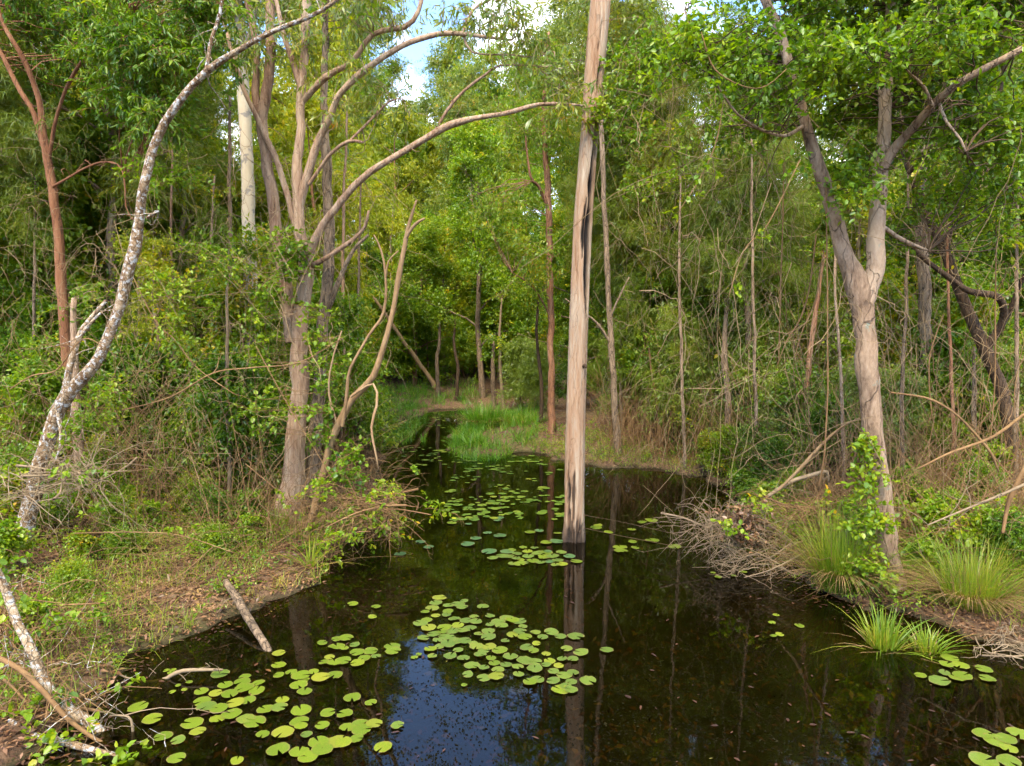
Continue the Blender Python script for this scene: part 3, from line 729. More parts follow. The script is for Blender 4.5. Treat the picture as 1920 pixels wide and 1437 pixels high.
# 6 forked tree on the right bank
hero_tree('forked_tree', 'pale grey cracked trunk forking in two on the right bank, dense leafy crown',
    [[(1672, 1125, 7.7, 41.4), (1668, 1070, 7.7, 37.8), (1660, 990, 7.7, 36.0), (1652, 900, 7.7, 36.0), (1636, 800, 7.7, 36.0), (1626, 700, 7.7, 36.0), (1618, 620, 7.7, 37.8), (1612, 565, 7.7, 41.4), (1600, 520, 7.7, 36.0), (1582, 470, 7.7, 30.6),
      (1562, 400, 7.7, 27.0), (1540, 325, 7.7, 23.4), (1518, 260, 7.7, 19.8), (1500, 190, 7.7, 18.0), (1475, 100, 7.7, 17.1), (1440, 10, 7.7, 16.2), (1400, -90, 7.7, 12.6)],
     [(1616, 570, 7.7, 36), (1632, 520, 7.72, 33), (1644, 450, 7.75, 30), (1648, 380, 7.8, 27), (1654, 300, 7.85, 24), (1660, 220, 7.9, 22), (1662, 130, 7.95, 19), (1668, 40, 8, 17), (1672, -60, 8, 13), (1680, -200, 8, 8)],
     [(1652, 320, 7.8, 20), (1680, 275, 7.7, 17), (1715, 235, 7.5, 15), (1755, 190, 7.3, 14), (1800, 155, 7.1, 13), (1860, 120, 7.0, 12), (1930, 85, 6.9, 11), (2020, 30, 6.8, 8)],
     [(1745, 200, 7.3, 8), (1730, 165, 7.2, 6), (1705, 140, 7.1, 4), (1690, 120, 7.0, 3)],
     [(1760, 190, 7.3, 6), (1775, 230, 7.2, 5), (1800, 262, 7.1, 4), (1810, 285, 7.1, 3)],
     [(1508, 235, 7.7, 8), (1470, 255, 7.5, 6), (1420, 240, 7.3, 5), (1370, 200, 7.1, 4), (1320, 110, 6.9, 4), (1285, 20, 6.8, 3)],
     [(1648, 420, 7.8, 9), (1690, 450, 7.9, 7), (1740, 470, 8.0, 4)]],
    M['bark_fork'], crown=[
        ('crown', 'broad', M['leaf_mid'], .95, 1.2,
         [(1560, 60, 8.5, 150, 70, 40), (1760, 90, 8.0, 170, 80, 50), (1720, 200, 8.4, 150, 70, 34), (1440, 110, 8.2, 120, 80, 30), (1580, 190, 8.6, 100, 70, 24), (1400, 220, 8.2, 90, 60, 12),
          (1870, 230, 7.6, 80, 90, 22), (1600, 310, 8.2, 70, 60, 14), (1690, 400, 8.6, 60, 50, 8), (1600, -90, 7.8, 300, 80, 80), (1880, -40, 7.4, 120, 80, 34), (1840, 370, 8.3, 80, 70, 12), (1560, 130, 7.1, 60, 40, 8), (1700, 110, 7.2, 60, 50, 8), (1600, 340, 7.4, 30, 50, 6)]),
        ('bright_leaves', 'broad', M['leaf_bright'], .95, .9,
         [(1380, 60, 6.8, 120, 70, 14), (1500, 150, 6.9, 90, 60, 8), (1620, 110, 6.8, 110, 60, 12), (1780, 60, 6.7, 140, 60, 14), (1290, 130, 6.8, 70, 60, 7)])],
    seed=6, sides=18, root_flare=1.15, step=.09, twigmat=M['twig_dark'])

# 7 dark crooked tree at the right edge
hero_tree('crooked_dark_tree', 'dark crooked tree with bent bare limbs at the right edge, behind the forked tree',
    [[(1905, 860, 11, 24), (1880, 740, 11, 22), (1845, 650, 11, 21), (1805, 560, 11, 19), (1770, 470, 11, 16), (1735, 390, 11, 14), (1705, 320, 11, 12), (1690, 240, 11, 12), (1700, 120, 11, 9), (1710, 0, 11, 6)],
     [(1850, 655, 11, 16), (1880, 600, 10.8, 14), (1870, 556, 10.6, 13), (1820, 545, 10.5, 12), (1770, 515, 10.4, 10), (1735, 488, 10.3, 9), (1700, 450, 10.2, 7), (1665, 410, 10.2, 5)],
     [(1770, 480, 11, 12), (1790, 380, 10.9, 11), (1830, 300, 10.8, 10), (1870, 200, 10.7, 8), (1890, 60, 10.6, 5)],
     [(1705, 325, 11, 8), (1760, 270, 10.5, 7), (1840, 310, 10.2, 7), (1880, 345, 10, 6), (1930, 380, 9.8, 6)],
     [(1845, 650, 11, 10), (1890, 590, 10.8, 9), (1930, 480, 10.6, 7), (1950, 380, 10.5, 5)]],
    M['bark_dark'], crown=[('crown', 'broad', M['leaf_dark'], 1.3, 1.0, [(1800, 60, 10.6, 180, 90, 40), (1880, 300, 10.4, 90, 120, 22), (1780, 340, 10.8, 80, 90, 12), (1900, 480, 10.4, 60, 80, 10)])], seed=7)

# 8-9 straight trunks on the far right shore
hero_tree('red_pole_tree', 'slim reddish straight trunk just left of the dead trunk, rooted on the far shore',
    [[(1034, 812, 18.4, 13), (1034, 700, 18.4, 12), (1032, 560, 18.4, 12), (1030, 440, 18.4, 12), (1026, 345, 18.4, 12), (1020, 260, 18.4, 9), (1022, 150, 18.4, 7), (1030, 60, 18.4, 4)],
     [(1030, 400, 18.4, 7), (1010, 350, 18.2, 6), (995, 330, 18, 5), (985, 250, 18, 3)],
     [(1030, 590, 18.4, 4), (1000, 540, 18, 3), (960, 510, 17.6, 2)]],
    M['bark_red'], crown=[('crown', 'gumfar', M['leaf_mid'], .9, 1.0, [(1000, 240, 18.4, 90, 80, 30), (1030, 120, 18.4, 80, 60, 20), (940, 400, 18, 70, 70, 16), (1000, 480, 17.8, 60, 50, 10)])], seed=8, sides=9)
hero_tree('grey_pole_tree', 'grey straight trunk with a low side branch just right of the dead trunk',
    [[(1157, 838, 15.9, 15.0), (1152, 740, 15.9, 12.2), (1146, 640, 15.9, 10.9), (1140, 560, 15.9, 10.2), (1138, 470, 15.9, 9.5), (1132, 360, 15.9, 8.8), (1128, 220, 15.9, 8.2), (1132, 80, 15.9, 6.8), (1136, -60, 15.9, 4.8)],
     [(1146, 645, 15.9, 6.1), (1122, 610, 15.8, 5.4), (1100, 590, 15.7, 4.1), (1060, 560, 15.6, 2.7)],
     [(1142, 600, 15.9, 4.8), (1160, 560, 15.8, 3.4), (1180, 520, 15.7, 2.0)]],
    M['bark_grey'], crown=[('crown', 'gumfar', M['leaf_olive'], 1.0, 1.0, [(1150, 60, 16, 90, 90, 24), (1160, 200, 16.2, 60, 60, 9), (1080, 140, 16, 60, 60, 9)])], seed=9, sides=9)

# more distinct trunks
hero_tree('pink_trunk_tree', 'pinkish trunk in the far left corner behind the red-barked tree',
    [[(48, 640, 17, 24), (40, 500, 17, 23), (32, 400, 17, 22), (26, 300, 17, 21), (22, 180, 17, 20), (16, 60, 17, 17), (10, -80, 17, 12)]],
    M['bark_pink'], crown=[('crown', 'gumfar', M['leaf_olive'], 1.0, 1.0, [(20, -40, 17, 160, 80, 34)])], seed=10, sides=10)
hero_tree('thicket_trunk_tree', 'brown straight trunk in the shade right of the forked tree',
    [[(1738, 900, 12.5, 30), (1736, 780, 12.5, 24), (1738, 660, 12.5, 22), (1732, 520, 12.5, 21), (1728, 380, 12.5, 18), (1735, 200, 12.5, 14), (1740, 0, 12.5, 9)]],
    M['bark_grey'], crown=[('crown', 'broadfar', M['leaf_dark'], 1.0, 1.0, [(1740, 40, 12.4, 140, 80, 34), (1660, 180, 12.4, 90, 70, 16)])], seed=11, sides=10)
hero_tree('leaning_pole', 'bare grey pole leaning left at the far end of the pond',
    [[(812, 718, 29.5, 9), (780, 672, 29.5, 8), (742, 618, 29.5, 7), (700, 556, 29.5, 5)]], M['dead_stem'], cat='dead tree', seed=12, sides=7, root_flare=1.0)
k = 0
for (nm, lab, base, top, Y, w, bark) in [
    ('slim_sapling', 'thin straight sapling stem between the white trunk and the multi-stemmed tree', (431, 975), (428, 480), 10.4, 8, 'twig_grey'),
    ('slim_sapling', 'thin pale stem rising left of the white trunk', (428, 700), (432, 180), 14, 9, 'bark_grey'),
    ('slim_sapling', 'thin stem on the far brown slope behind the grass', (943, 752), (940, 560), 25, 6, 'twig_grey'),
    ('slim_sapling', 'short pale stem on the far slope beside the thinner stem', (925, 742), (924, 640), 26, 9, 'bark_grey'),
    ('slim_sapling', 'dark thin stem left of the reddish pole tree', (1014, 790), (1010, 560), 19.5, 7, 'bark_dark'),
    ('slim_sapling', 'thin bent stem right of the grey pole tree', (1168, 812), (1163, 600), 17.6, 6, 'twig_grey'),
    ('slim_sapling', 'slim brown stem in the dry thicket left of the forked tree', (1366, 800), (1362, 560), 14.5, 12, 'bark_grey'),
    ('slim_sapling', 'slender stem leaning left in the dry thicket', (1235, 800), (1215, 640), 16, 6, 'twig'),
    ('slim_sapling', 'straight brown stem in the shade left of the fork', (1500, 850), (1545, 480), 13, 11, 'bark_red'),
    ('slim_sapling', 'pale slim stem in the shaded right thicket', (1828, 840), (1826, 650), 11.5, 9, 'bark_grey'),
    ('slim_sapling', 'dark stem behind the grass bank at the pond end', (857, 728), (854, 600), 28, 6, 'bark_dark'),
    ('slim_sapling', 'grey stem at the shaded end of the pond', (822, 722), (824, 590), 28.5, 7, 'bark_grey'),
    ('slim_sapling', 'thin stem behind the stub of the leaning tree', (150, 900), (138, 560), 9.8, 18, 'bark_pink'),
    ('slim_sapling', 'slender pale stem deep in the left thicket', (258, 860), (262, 420), 13, 9, 'bark_grey'),
    ('slim_tree', 'slim pale trunk between the weeping trees and the dry brush', (1283, 835), (1275, 330), 14.6, 6.1, 'bark_grey'),
    ('slim_tree', 'slim grey trunk right of the dry brush middle, second pale one', (1418, 850), (1408, 260), 13.0, 6.1, 'bark_grey'),
    ('slim_tree', 'thin trunk just left of the forked tree', (1580, 880), (1566, 380), 11.6, 6.1, 'bark_pink'),
    ('slim_tree', 'thin pale trunk right beside the forked trunk', (1692, 880), (1705, 300), 11.0, 6.8, 'bark_grey'),
    ('slim_tree', 'thin trunk between the brown trunk and the crooked dark tree', (1790, 890), (1776, 330), 10.8, 6.1, 'bark_red'),
    ('slim_tree', 'slim grey trunk at the right picture edge', (1902, 900), (1908, 250), 10.4, 7.5, 'bark_grey'),
    ('slim_tree', 'slim brown trunk in the middle of the left thicket', (330, 850), (322, 260), 12.4, 6.1, 'bark_pink'),
    ('slim_tree', 'thin pale trunk left of the leaning tree stub', (60, 880), (66, 330), 12, 6.1, 'bark_grey'),
    ('slim_tree', 'thin grey trunk close to the left of the white trunk', (395, 840), (402, 330), 13, 6.1, 'bark_grey'),
    ('slim_tree', 'slim trunk behind the dead forked stem', (668, 830), (676, 330), 17, 6.1, 'bark_grey'),
    ('slim_tree', 'slim pale trunk left of the dead forked stem', (640, 850), (652, 180), 14.5, 6.8, 'bark_pink')]:
    k += 1
    bx, by = base; tx, ty = top
    hero_tree(nm, lab, [[(bx, by, Y, w * 1.1), (bx * .7 + tx * .3 + (k % 3 - 1) * 3, by * .7 + ty * .3, Y, w), (bx * .35 + tx * .65 - (k % 2) * 4, by * .35 + ty * .65, Y, w * .8), (tx, ty, Y, w * .55)]],
        M[bark], crown=[('crown', 'broadfar' if Y > 14 else 'broad', M['leaf_mid'], .8, .6, [(tx, ty, Y, 36 * 12 / Y, 50 * 12 / Y, 5)])], seed=30 + k, sides=8, root_flare=1.0, group=None)

# pale dead stem with a snapped fork, left of the water
hero_tree('dead_forked_stem', 'tan dead stem with a snapped fork leaning out beside the water',
    [[(575, 1015, 9.6, 17.6), (592, 950, 9.55, 15.2), (612, 870, 9.5, 13.6), (632, 805, 9.45, 14.4), (662, 745, 9.4, 13.6), (700, 705, 9.35, 12.0), (722, 640, 9.3, 10.4), (738, 570, 9.3, 9.6), (750, 500, 9.3, 9.6), (762, 440, 9.3, 8.0), (772, 400, 9.3, 5.6), (781, 375, 9.3, 3.2)],
     [(757, 452, 9.3, 7.2), (772, 428, 9.25, 6.4), (786, 415, 9.2, 5.6), (797, 409, 9.2, 3.2)],
     [(640, 800, 9.4, 7.2), (650, 740, 9.35, 6.4), (658, 690, 9.3, 5.6), (690, 630, 9.3, 5.6), (718, 585, 9.3, 5.6), (722, 520, 9.3, 4.8), (714, 470, 9.3, 4.0), (700, 440, 9.3, 2.4)],
     [(722, 520, 9.3, 4.0), (728, 490, 9.25, 3.2), (748, 470, 9.2, 2.4)],
     [(660, 745, 9.3, 4.8), (700, 720, 9.1, 4.0), (705, 760, 9, 5.6), (695, 800, 8.95, 4.8), (708, 880, 8.9, 3.2)],
     [(632, 800, 9.45, 4.8), (616, 740, 9.45, 4.0), (622, 680, 9.4, 3.2), (640, 620, 9.4, 2.4)]],
    M['dead_stem'], cat='dead tree', seed=13, sides=10, root_flare=1.1, trunk_name='stem')

# 5 the tall dead trunk standing in the water
def dead_trunk():
    Y = 9.75
    path = [(1075, 1060, 48), (1075, 1020, 44), (1076, 990, 40), (1077, 960, 38), (1078, 880, 38), (1080, 780, 36), (1083, 680, 35), (1086, 580, 35), (1090, 480, 34), (1094, 400, 34),
            (1100, 320, 34), (1107, 230, 33), (1113, 150, 35), (1119, 80, 36), (1125, 10, 36), (1130, -60, 35), (1137, -160, 32), (1142, -230, 28)]
    rows = [[*W(px, py, Y), w / 2 / F * Y] for px, py, w in path]
    rows[0][2] = -.7
    q = spline(rows, .035)
    k, S = len(q), 56
    th = np.linspace(0, 2 * math.pi, S, endpoint=False)      # 0 = +X, -pi/2 faces the camera
    z = q[:, 2]
    pyr = 718.5 - (z - CAM_Z) / Y * F + 98 * 0               # rough picture row of each ring (level camera)
    zz, tt = z[:, None], th[None, :]
    def zrow(py): return W(1100, py, Y)[2]
    cx, cy_ = np.cos(tt), np.sin(tt)
    mul = 1 + .07 * (vnoise(zz * 1.1, cx * 2.2 + 9, 1) - .5) + .05 * (vnoise(zz * 6, cx * 9 + cy_ * 5, 2) - .5)
    # long fibres of weathered wood
    mul += .055 * (vnoise(zz * .9 + 3, tt * 8.0, 7) - .5) + .05 * (vnoise(zz * 1.6 + 3, tt * 17.0, 8) - .5)
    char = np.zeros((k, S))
    def groove(py_top, py_bot, ang, wdt, depth, taper=.3, blk=1.0, meander=.12):
        nonlocal mul, char
        z1, z0 = zrow(py_top), zrow(py_bot)
        t = np.clip((zz - z0) / (z1 - z0), 0, 1)
        env = np.clip(np.minimum(t, 1 - t) / taper, 0, 1) * ((zz >= z0) & (zz <= z1))
        a = ang + meander * (vnoise(zz * 3, zz * 0 + py_top, 9) - .5) * 2
        w_ = wdt * (.55 + .9 * vnoise(zz * 4, zz * 0 + py_bot, 12))
        dd = np.abs((tt - a + math.pi) % (2 * math.pi) - math.pi)
        gshape = np.clip(1.25 - dd / (w_ * np.maximum(env, .01)), 0, 1) * (env > 0.02)
        gshape = gshape * gshape * (3 - 2 * gshape)
        mul = mul * (1 - depth * gshape * np.clip(env * 1.6, 0, 1))
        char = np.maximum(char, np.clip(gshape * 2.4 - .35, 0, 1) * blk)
    A = -math.pi / 2
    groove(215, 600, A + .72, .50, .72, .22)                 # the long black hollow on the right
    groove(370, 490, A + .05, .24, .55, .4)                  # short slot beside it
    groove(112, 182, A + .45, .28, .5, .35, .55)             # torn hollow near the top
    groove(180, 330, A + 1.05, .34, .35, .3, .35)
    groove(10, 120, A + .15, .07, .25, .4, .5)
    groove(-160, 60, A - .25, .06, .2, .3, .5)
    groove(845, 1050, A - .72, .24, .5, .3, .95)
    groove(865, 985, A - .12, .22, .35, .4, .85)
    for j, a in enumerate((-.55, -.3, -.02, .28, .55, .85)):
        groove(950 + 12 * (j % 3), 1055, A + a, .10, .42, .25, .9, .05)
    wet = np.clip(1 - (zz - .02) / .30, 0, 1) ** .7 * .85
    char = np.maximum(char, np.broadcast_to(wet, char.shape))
    # ragged broken top
    top_cut = np.clip((zz - (z[-1] - .5)) / .5, 0, 1)
    mul *= 1 - top_cut * .8 * vnoise(zz * 0 + 4, tt * 2.4, 14)
    P = q[:, :3]
    V = P[:, None, :] + (q[:, 3:4] * mul)[..., None] * np.stack([np.cos(th), np.sin(th), np.zeros(S)], -1)[None]
    V[-14:, :, 2] += (vnoise(zz[-14:] * 0, tt * 3.1, 15) - .5) * .5 * top_cut[-14:]
    idx = np.arange(k * S).reshape(k, S)
    a, b = idx[:-1], idx[1:]
    e = idx[-1]
    mb = MB()
    Tt = np.stack([np.repeat(e[:1], S - 2), e[1:-1], e[2:]], -1)
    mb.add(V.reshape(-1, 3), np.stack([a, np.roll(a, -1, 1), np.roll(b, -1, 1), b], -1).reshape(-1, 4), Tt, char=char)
    base = W(1075, 1020, Y)
    root = empty('dead_tree', (base[0], base[1], -.5))
    tag(root, 'tall weathered dead trunk with a black split hollow standing in the pond', 'dead tree')
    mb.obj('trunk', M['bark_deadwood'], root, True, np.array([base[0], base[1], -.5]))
    m2 = MB()
    limb(m2, [(1092, 690, 9.68, 7), (1097, 684, 9.6, 6), (1099, 690, 9.57, 3)], 6, .03)
    m2.obj('knot_stub', M['bark_dark'], root, True, np.array([base[0], base[1], -.5]))
dead_trunk()

# ------------------------------------------------------------------ the wood: tree kinds, then copies with their own places and labels
def gen_tree(seed, H, r0, lo, nprim, spread, rise, style, size, dens, nsec=4, bend=.04, bushy=1.0, droop=0.):
    g = np.random.default_rng(seed)
    wood, lf = MB(), MB()
    n = 9
    t = np.linspace(0, 1, n)
    path = np.stack([np.cumsum(g.normal(size=n)) * bend * H / n * 2, np.cumsum(g.normal(size=n)) * bend * H / n * 2, t * H], -1)
    path[0, :2] = 0; path[0, 2] = -.3
    rad = r0 * (1 - t) ** .8 + .012
    rad[0] *= 1.2
    limb3(wood, np.hstack([path, rad[:, None]]), 8, .35, .12, seed)
    A, B, SG, RR, clus, outw = [], [], [], [], [], []
    for i in range(nprim):
        u = lo + (1 - lo) * ((i + g.random()) / nprim) ** .9
        k = min(n - 2, int(u * (n - 1))); fr = u * (n - 1) - k
        a = path[k] * (1 - fr) + path[k + 1] * fr
        az = i * 2.4 + g.normal() * .4
        ln = spread * (1 - .55 * ((u - lo) / (1 - lo))) * g.uniform(.65, 1.2)
        el = rise * g.uniform(.4, 1.3) + .5 * (u - lo)
        d = np.array([math.cos(az) * math.cos(el), math.sin(az) * math.cos(el), math.sin(el)])
        b = a + d * ln
        b[2] -= droop * ln * .5
        s = np.array([0, 0, ln * (.10 + .15 * droop)]) + g.normal(size=3) * ln * .06
        A.append(a); B.append(b); SG.append(s); RR.append(max(.012, .42 * r0 * (1 - u) ** .6 + .006))
        for j in range(nsec):
            tt = .35 + .65 * (j + g.random()) / nsec
            p = a * (1 - tt) + b * tt + s * 4 * tt * (1 - tt)
            dj = nrm(d * .6 + g.normal(size=3) * .8 + np.array([0, 0, .25 - droop * .5]))
            l2 = ln * g.uniform(.22, .5)
            c = p + dj * l2
            A.append(p); B.append(c); SG.append(g.normal(size=3) * l2 * .08 + np.array([0, 0, .05 * l2])); RR.append(.009)
            m = max(1, int(round(2.4 * bushy)))
            for q in range(m):
                w = .45 + .55 * (q + 1) / m
                clus.append(p * (1 - w) + c * w + g.normal(size=3) * .14 * spread * .5)
                outw.append(dj * .5)
    A, B, SG, RR = map(np.array, (A, B, SG, RR))
    P = arcs(g, A, B, SG, 6, .03)
    tubes(wood, P, RR[:, None] * np.linspace(1, .3, 6)[None], 4)
    sprays(lf, None, np.array(clus), style, g, size, dens, np.array(outw), .004)
    return wood, lf

KIND = {}
def kind(key, bark, leafmat, *a, **k):
    wood, lf = gen_tree(*a, **k)
    KIND[key] = (wood.mesh('trunk', M[bark], True), lf.mesh('crown', M[leafmat]))
# seed, H, r0, lo, nprim, spread, rise, style, size, dens
kind('gum_a', 'bark_pink', 'leaf_gum', 101, 15, .17, .45, 15, 3.0, .55, 'gumfar', 1.25, 1.0, nsec=5, bushy=1.2)
kind('gum_b', 'bark_grey', 'leaf_mid', 102, 13, .15, .35, 15, 2.8, .5, 'gumfar', 1.25, 1.0, nsec=5, bushy=1.2)
kind('gum_c', 'bark_red', 'leaf_yellow', 103, 11, .12, .3, 14, 2.5, .5, 'gumfar', 1.15, 1.0, nsec=5, bushy=1.1)
kind('gum_d', 'bark_white', 'leaf_olive', 104, 17, .18, .5, 14, 3.2, .6, 'gumfar', 1.25, 1.0, nsec=5, bushy=1.3)
kind('oak_a', 'bark_grey', 'needle', 111, 9, .09, .12, 22, 2.2, .35, 'needlefar', 1.0, 1.3, nsec=4, bushy=1.4, droop=.5)
kind('oak_b', 'bark_grey', 'needle_rust', 112, 9.5, .08, .40, 26, 2.0, .5, 'needle', 1.05, 1.3, nsec=4, bushy=1.4, droop=.5)
kind('oak_c', 'bark_grey', 'needle', 113, 6.5, .08, .08, 20, 1.7, .3, 'needle', 1.2, 1.4, nsec=4, bushy=1.4, droop=.6)
kind('rain_a', 'bark_grey', 'leaf_dark', 121, 8, .10, .15, 18, 2.1, .35, 'broadfar', 1.0, 1.1, nsec=5, bushy=1.3)
kind('rain_b', 'bark_red', 'leaf_mid', 122, 6.5, .08, .12, 18, 1.8, .35, 'broadfar', .95, 1.1, nsec=5, bushy=1.3)
kind('rain_c', 'bark_grey', 'leaf_dark', 123, 10, .12, .3, 18, 2.4, .4, 'broadfar', 1.1, 1.1, nsec=5, bushy=1.3)
kind('rain_d', 'bark_grey', 'leaf_bright', 124, 10, .12, .2, 18, 2.4, .4, 'broadfar', 1.15, 1.0, nsec=5, bushy=1.3)
kind('rain_e', 'bark_red', 'leaf_bright', 125, 6.5, .08, .10, 18, 1.9, .35, 'broadfar', .95, 1.0, nsec=5, bushy=1.3)
kind('sap_a', 'twig_grey', 'leaf_yellow', 131, 4.2, .035, .2, 12, 1.0, .5, 'broadfar', .7, .9, nsec=3)
kind('sap_b', 'twig', 'leaf_mid', 132, 3.6, .030, .15, 12, .95, .5, 'broad', 1.1, 1.0, nsec=4, bushy=1.2)
kind('shr_a', 'twig', 'leaf_bright', 141, 1.7, .022, .1, 12, .75, .5, 'broad', 1.0, .9, nsec=4, bushy=1.2)
kind('shr_b', 'twig_dark', 'leaf_mid', 142, 1.5, .022, .1, 12, .7, .5, 'broad', 1.0, .9, nsec=4, bushy=1.2)
kind('shr_c', 'twig_dark', 'leaf_dark', 143, 1.9, .024, .1, 13, .8, .45, 'broad', 1.1, 1.0, nsec=4, bushy=1.2)
kind('wil_a', 'twig_grey', 'leaf_grey', 144, 2.4, .025, .12, 13, .85, .6, 'willow', 1.1, 1.0, nsec=4, bushy=1.2)
kind('shr_d', 'twig', 'leaf_bright', 145, .75, .010, .05, 9, .42, .6, 'vine', .95, .9, nsec=3)
kind('shr_e', 'twig', 'leaf_mid', 146, .6, .009, .05, 9, .36, .5, 'small', 1.1, 1.0, nsec=4)
NOUN = {'gum': ('gum_tree', 'tree'), 'oak': ('weeping_tree', 'tree'), 'rai': ('broadleaf_tree', 'tree'), 'sap': ('sapling', 'sapling'), 'shr': ('shrub', 'shrub'), 'wil': ('narrow_leaved_shrub', 'shrub')}

def plant(key, x, y, rot, s, label, group=None, sz=None, tilt=0.):
    nm, cat = NOUN[key[:3]]
    z = hz(x, y)
    root = empty(nm, (x, y, z - .05))
    root.rotation_euler = (tilt * math.cos(rot * 7), tilt * math.sin(rot * 5), rot); root.scale = (s, s, sz or s)
    tag(root, label, cat, group)
    part('stem' if key[:3] in ('shr', 'wil') else 'trunk', KIND[key][0], root)
    part('foliage' if key[:3] in ('shr', 'wil') else 'crown', KIND[key][1], root)
    return root

def at_px(px, Y): return (px - 960) / F * Y
ORD = 'first second third fourth fifth sixth seventh eighth ninth tenth eleventh twelfth thirteenth fourteenth fifteenth sixteenth seventeenth eighteenth nineteenth twentieth twenty-first twenty-second twenty-third twenty-fourth twenty-fifth twenty-sixth twenty-seventh twenty-eighth twenty-ninth thirtieth'.split()
prng = np.random.default_rng(2024)

def zone(label, group, keys, spots, smin=.85, smax=1.2, jit=.5):
    """spots: (px, Y[, scale])"""
    texts = [label if isinstance(label, str) else label[keys[i % len(keys)][:3]] for i in range(len(spots))]
    full = {}
    for t in set(texts):
        ids = sorted([i for i in range(len(spots)) if texts[i] == t], key=lambda i: spots[i][0])
        for r, i in enumerate(ids):
            full[i] = t if len(ids) == 1 else t + ', ' + ORD[r] + ' from the left'
    for i, s in enumerate(spots):
        px, Y = s[0], s[1]
        k = keys[i % len(keys)]
        sc_ = s[2] if len(s) > 2 else prng.uniform(smin, smax)
        x, y = at_px(px, Y) + prng.normal() * jit * .4, Y + prng.normal() * jit * .4
        if pond_d(x, y)[0] < .25: x, y = at_px(px, Y), Y
        plant(k, x, y, prng.uniform(0, 6.28), sc_, full[i], group if isinstance(group, str) else group[k[:3]], tilt=.05)

# far wood behind the pond
zone('tall tree of the far wood left of the sky gap', 'far wood left of the sky gap', ['gum_a', 'gum_d', 'gum_b'],
     [(20, 40), (120, 46), (230, 42), (330, 48), (430, 44), (520, 50), (590, 44), (660, 54, .8), (90, 58, 1.3), (290, 60, 1.3), (480, 62, 1.2), (622, 44, 1.35), (662, 48, 1.4), (703, 52, 1.4)], 1.0, 1.3)
zone('green tree of the far wood below the sky gap', 'far wood under the sky gap', ['gum_b', 'gum_c', 'rain_d', 'gum_c', 'gum_a'],
     [(690, 46, 1.15), (735, 41, 1.15), (775, 44, 1.2), (830, 43, 1.12), (868, 50, 1.25), (905, 44, 1.2), (760, 58, 1.45), (805, 60, 1.35), (715, 37, .85), (880, 38, .95), (800, 56, 1.15), (920, 56, 1.3)])
zone('tall tree of the far wood right of the sky gap', 'far wood right of the sky gap', ['gum_c', 'gum_a', 'gum_b', 'gum_d'],
     [(945, 42, 1.0), (985, 50, 1.2), (1030, 44, 1.2), (1080, 50, 1.3), (1120, 42, 1.2), (1180, 46, 1.3), (960, 60, 1.35), (1060, 62, 1.4)])
zone('tall tree in the deep shade of the right-hand wood', 'deep right-hand wood', ['rain_c', 'gum_d', 'rain_a', 'gum_b'],
     [(1240, 36, 1.4), (1310, 42, .95), (1375, 34, .8), (1450, 40, 1.2), (1520, 34, .85), (1600, 38, 1.3), (1680, 33, 1.4), (1760, 38, 1.3), (1840, 32, 1.4), (1920, 38, 1.3), (2000, 34, 1.3)], jit=1)
# middle distance, left
zone({'oak': 'wispy drooping olive tree in the left-hand thicket', 'rai': 'small dense leafy tree in the left-hand thicket', 'gum': 'slim open-crowned tree in the left-hand thicket'},
     {'oak': 'wispy trees left', 'rai': 'dense small trees left', 'gum': 'slim trees left'}, ['oak_a', 'oak_c', 'rain_b', 'oak_b', 'gum_c'],
     [(-40, 14), (60, 15.5), (150, 18), (190, 13.5), (250, 16), (320, 14.5), (350, 19), (400, 17), (20, 21), (280, 22), (120, 24), (430, 22), (-90, 18), (380, 27), (200, 28), (60, 30), (500, 24), (530, 19), (-60, 11.5, .9), (555, 22), (560, 28)])
zone('green leafy tree behind the multi-stemmed tree and the dead stem', 'trees behind the multi-stemmed tree', ['rain_b', 'gum_c', 'rain_a', 'sap_a'],
     [(500, 16.5, .8), (590, 18, .75), (585, 24, .75), (620, 32, .9), (700, 33, .62), (590, 33, 1.0), (700, 34, .7)])
# middle distance, centre
zone('rounded green shrubby tree above the grass at the pond end', 'shrubby trees at the pond end', ['rain_b', 'rain_d', 'wil_a', 'sap_a', 'rain_e'],
     [(745, 32, .55), (780, 33, .6), (815, 34, .62), (850, 33, .6), (890, 32, .62), (800, 38, .75), (930, 31, .66), (965, 28, .6), (870, 40, .8), (990, 31, .75), (760, 30.5, 1.0), (905, 29, 1.0), (975, 24, .9)])
zone('bushy green tree in the second row behind the pond end', 'second row behind the pond end', ['rain_e', 'rain_b', 'oak_c', 'rain_d', 'rain_a'],
     [(700, 37, .8), (735, 36, .7), (770, 37, .75), (805, 36, .7), (840, 37, .8), (875, 35, .75), (910, 35.5, .8), (945, 34, .8), (980, 35, .9), (1010, 30, .8), (1020, 38, 1.0), (720, 42, .9), (790, 43, .9), (860, 45, 1.0), (930, 41, 1.0), (1060, 40, 1.1), (660, 38, .9), (620, 40, 1.0)])
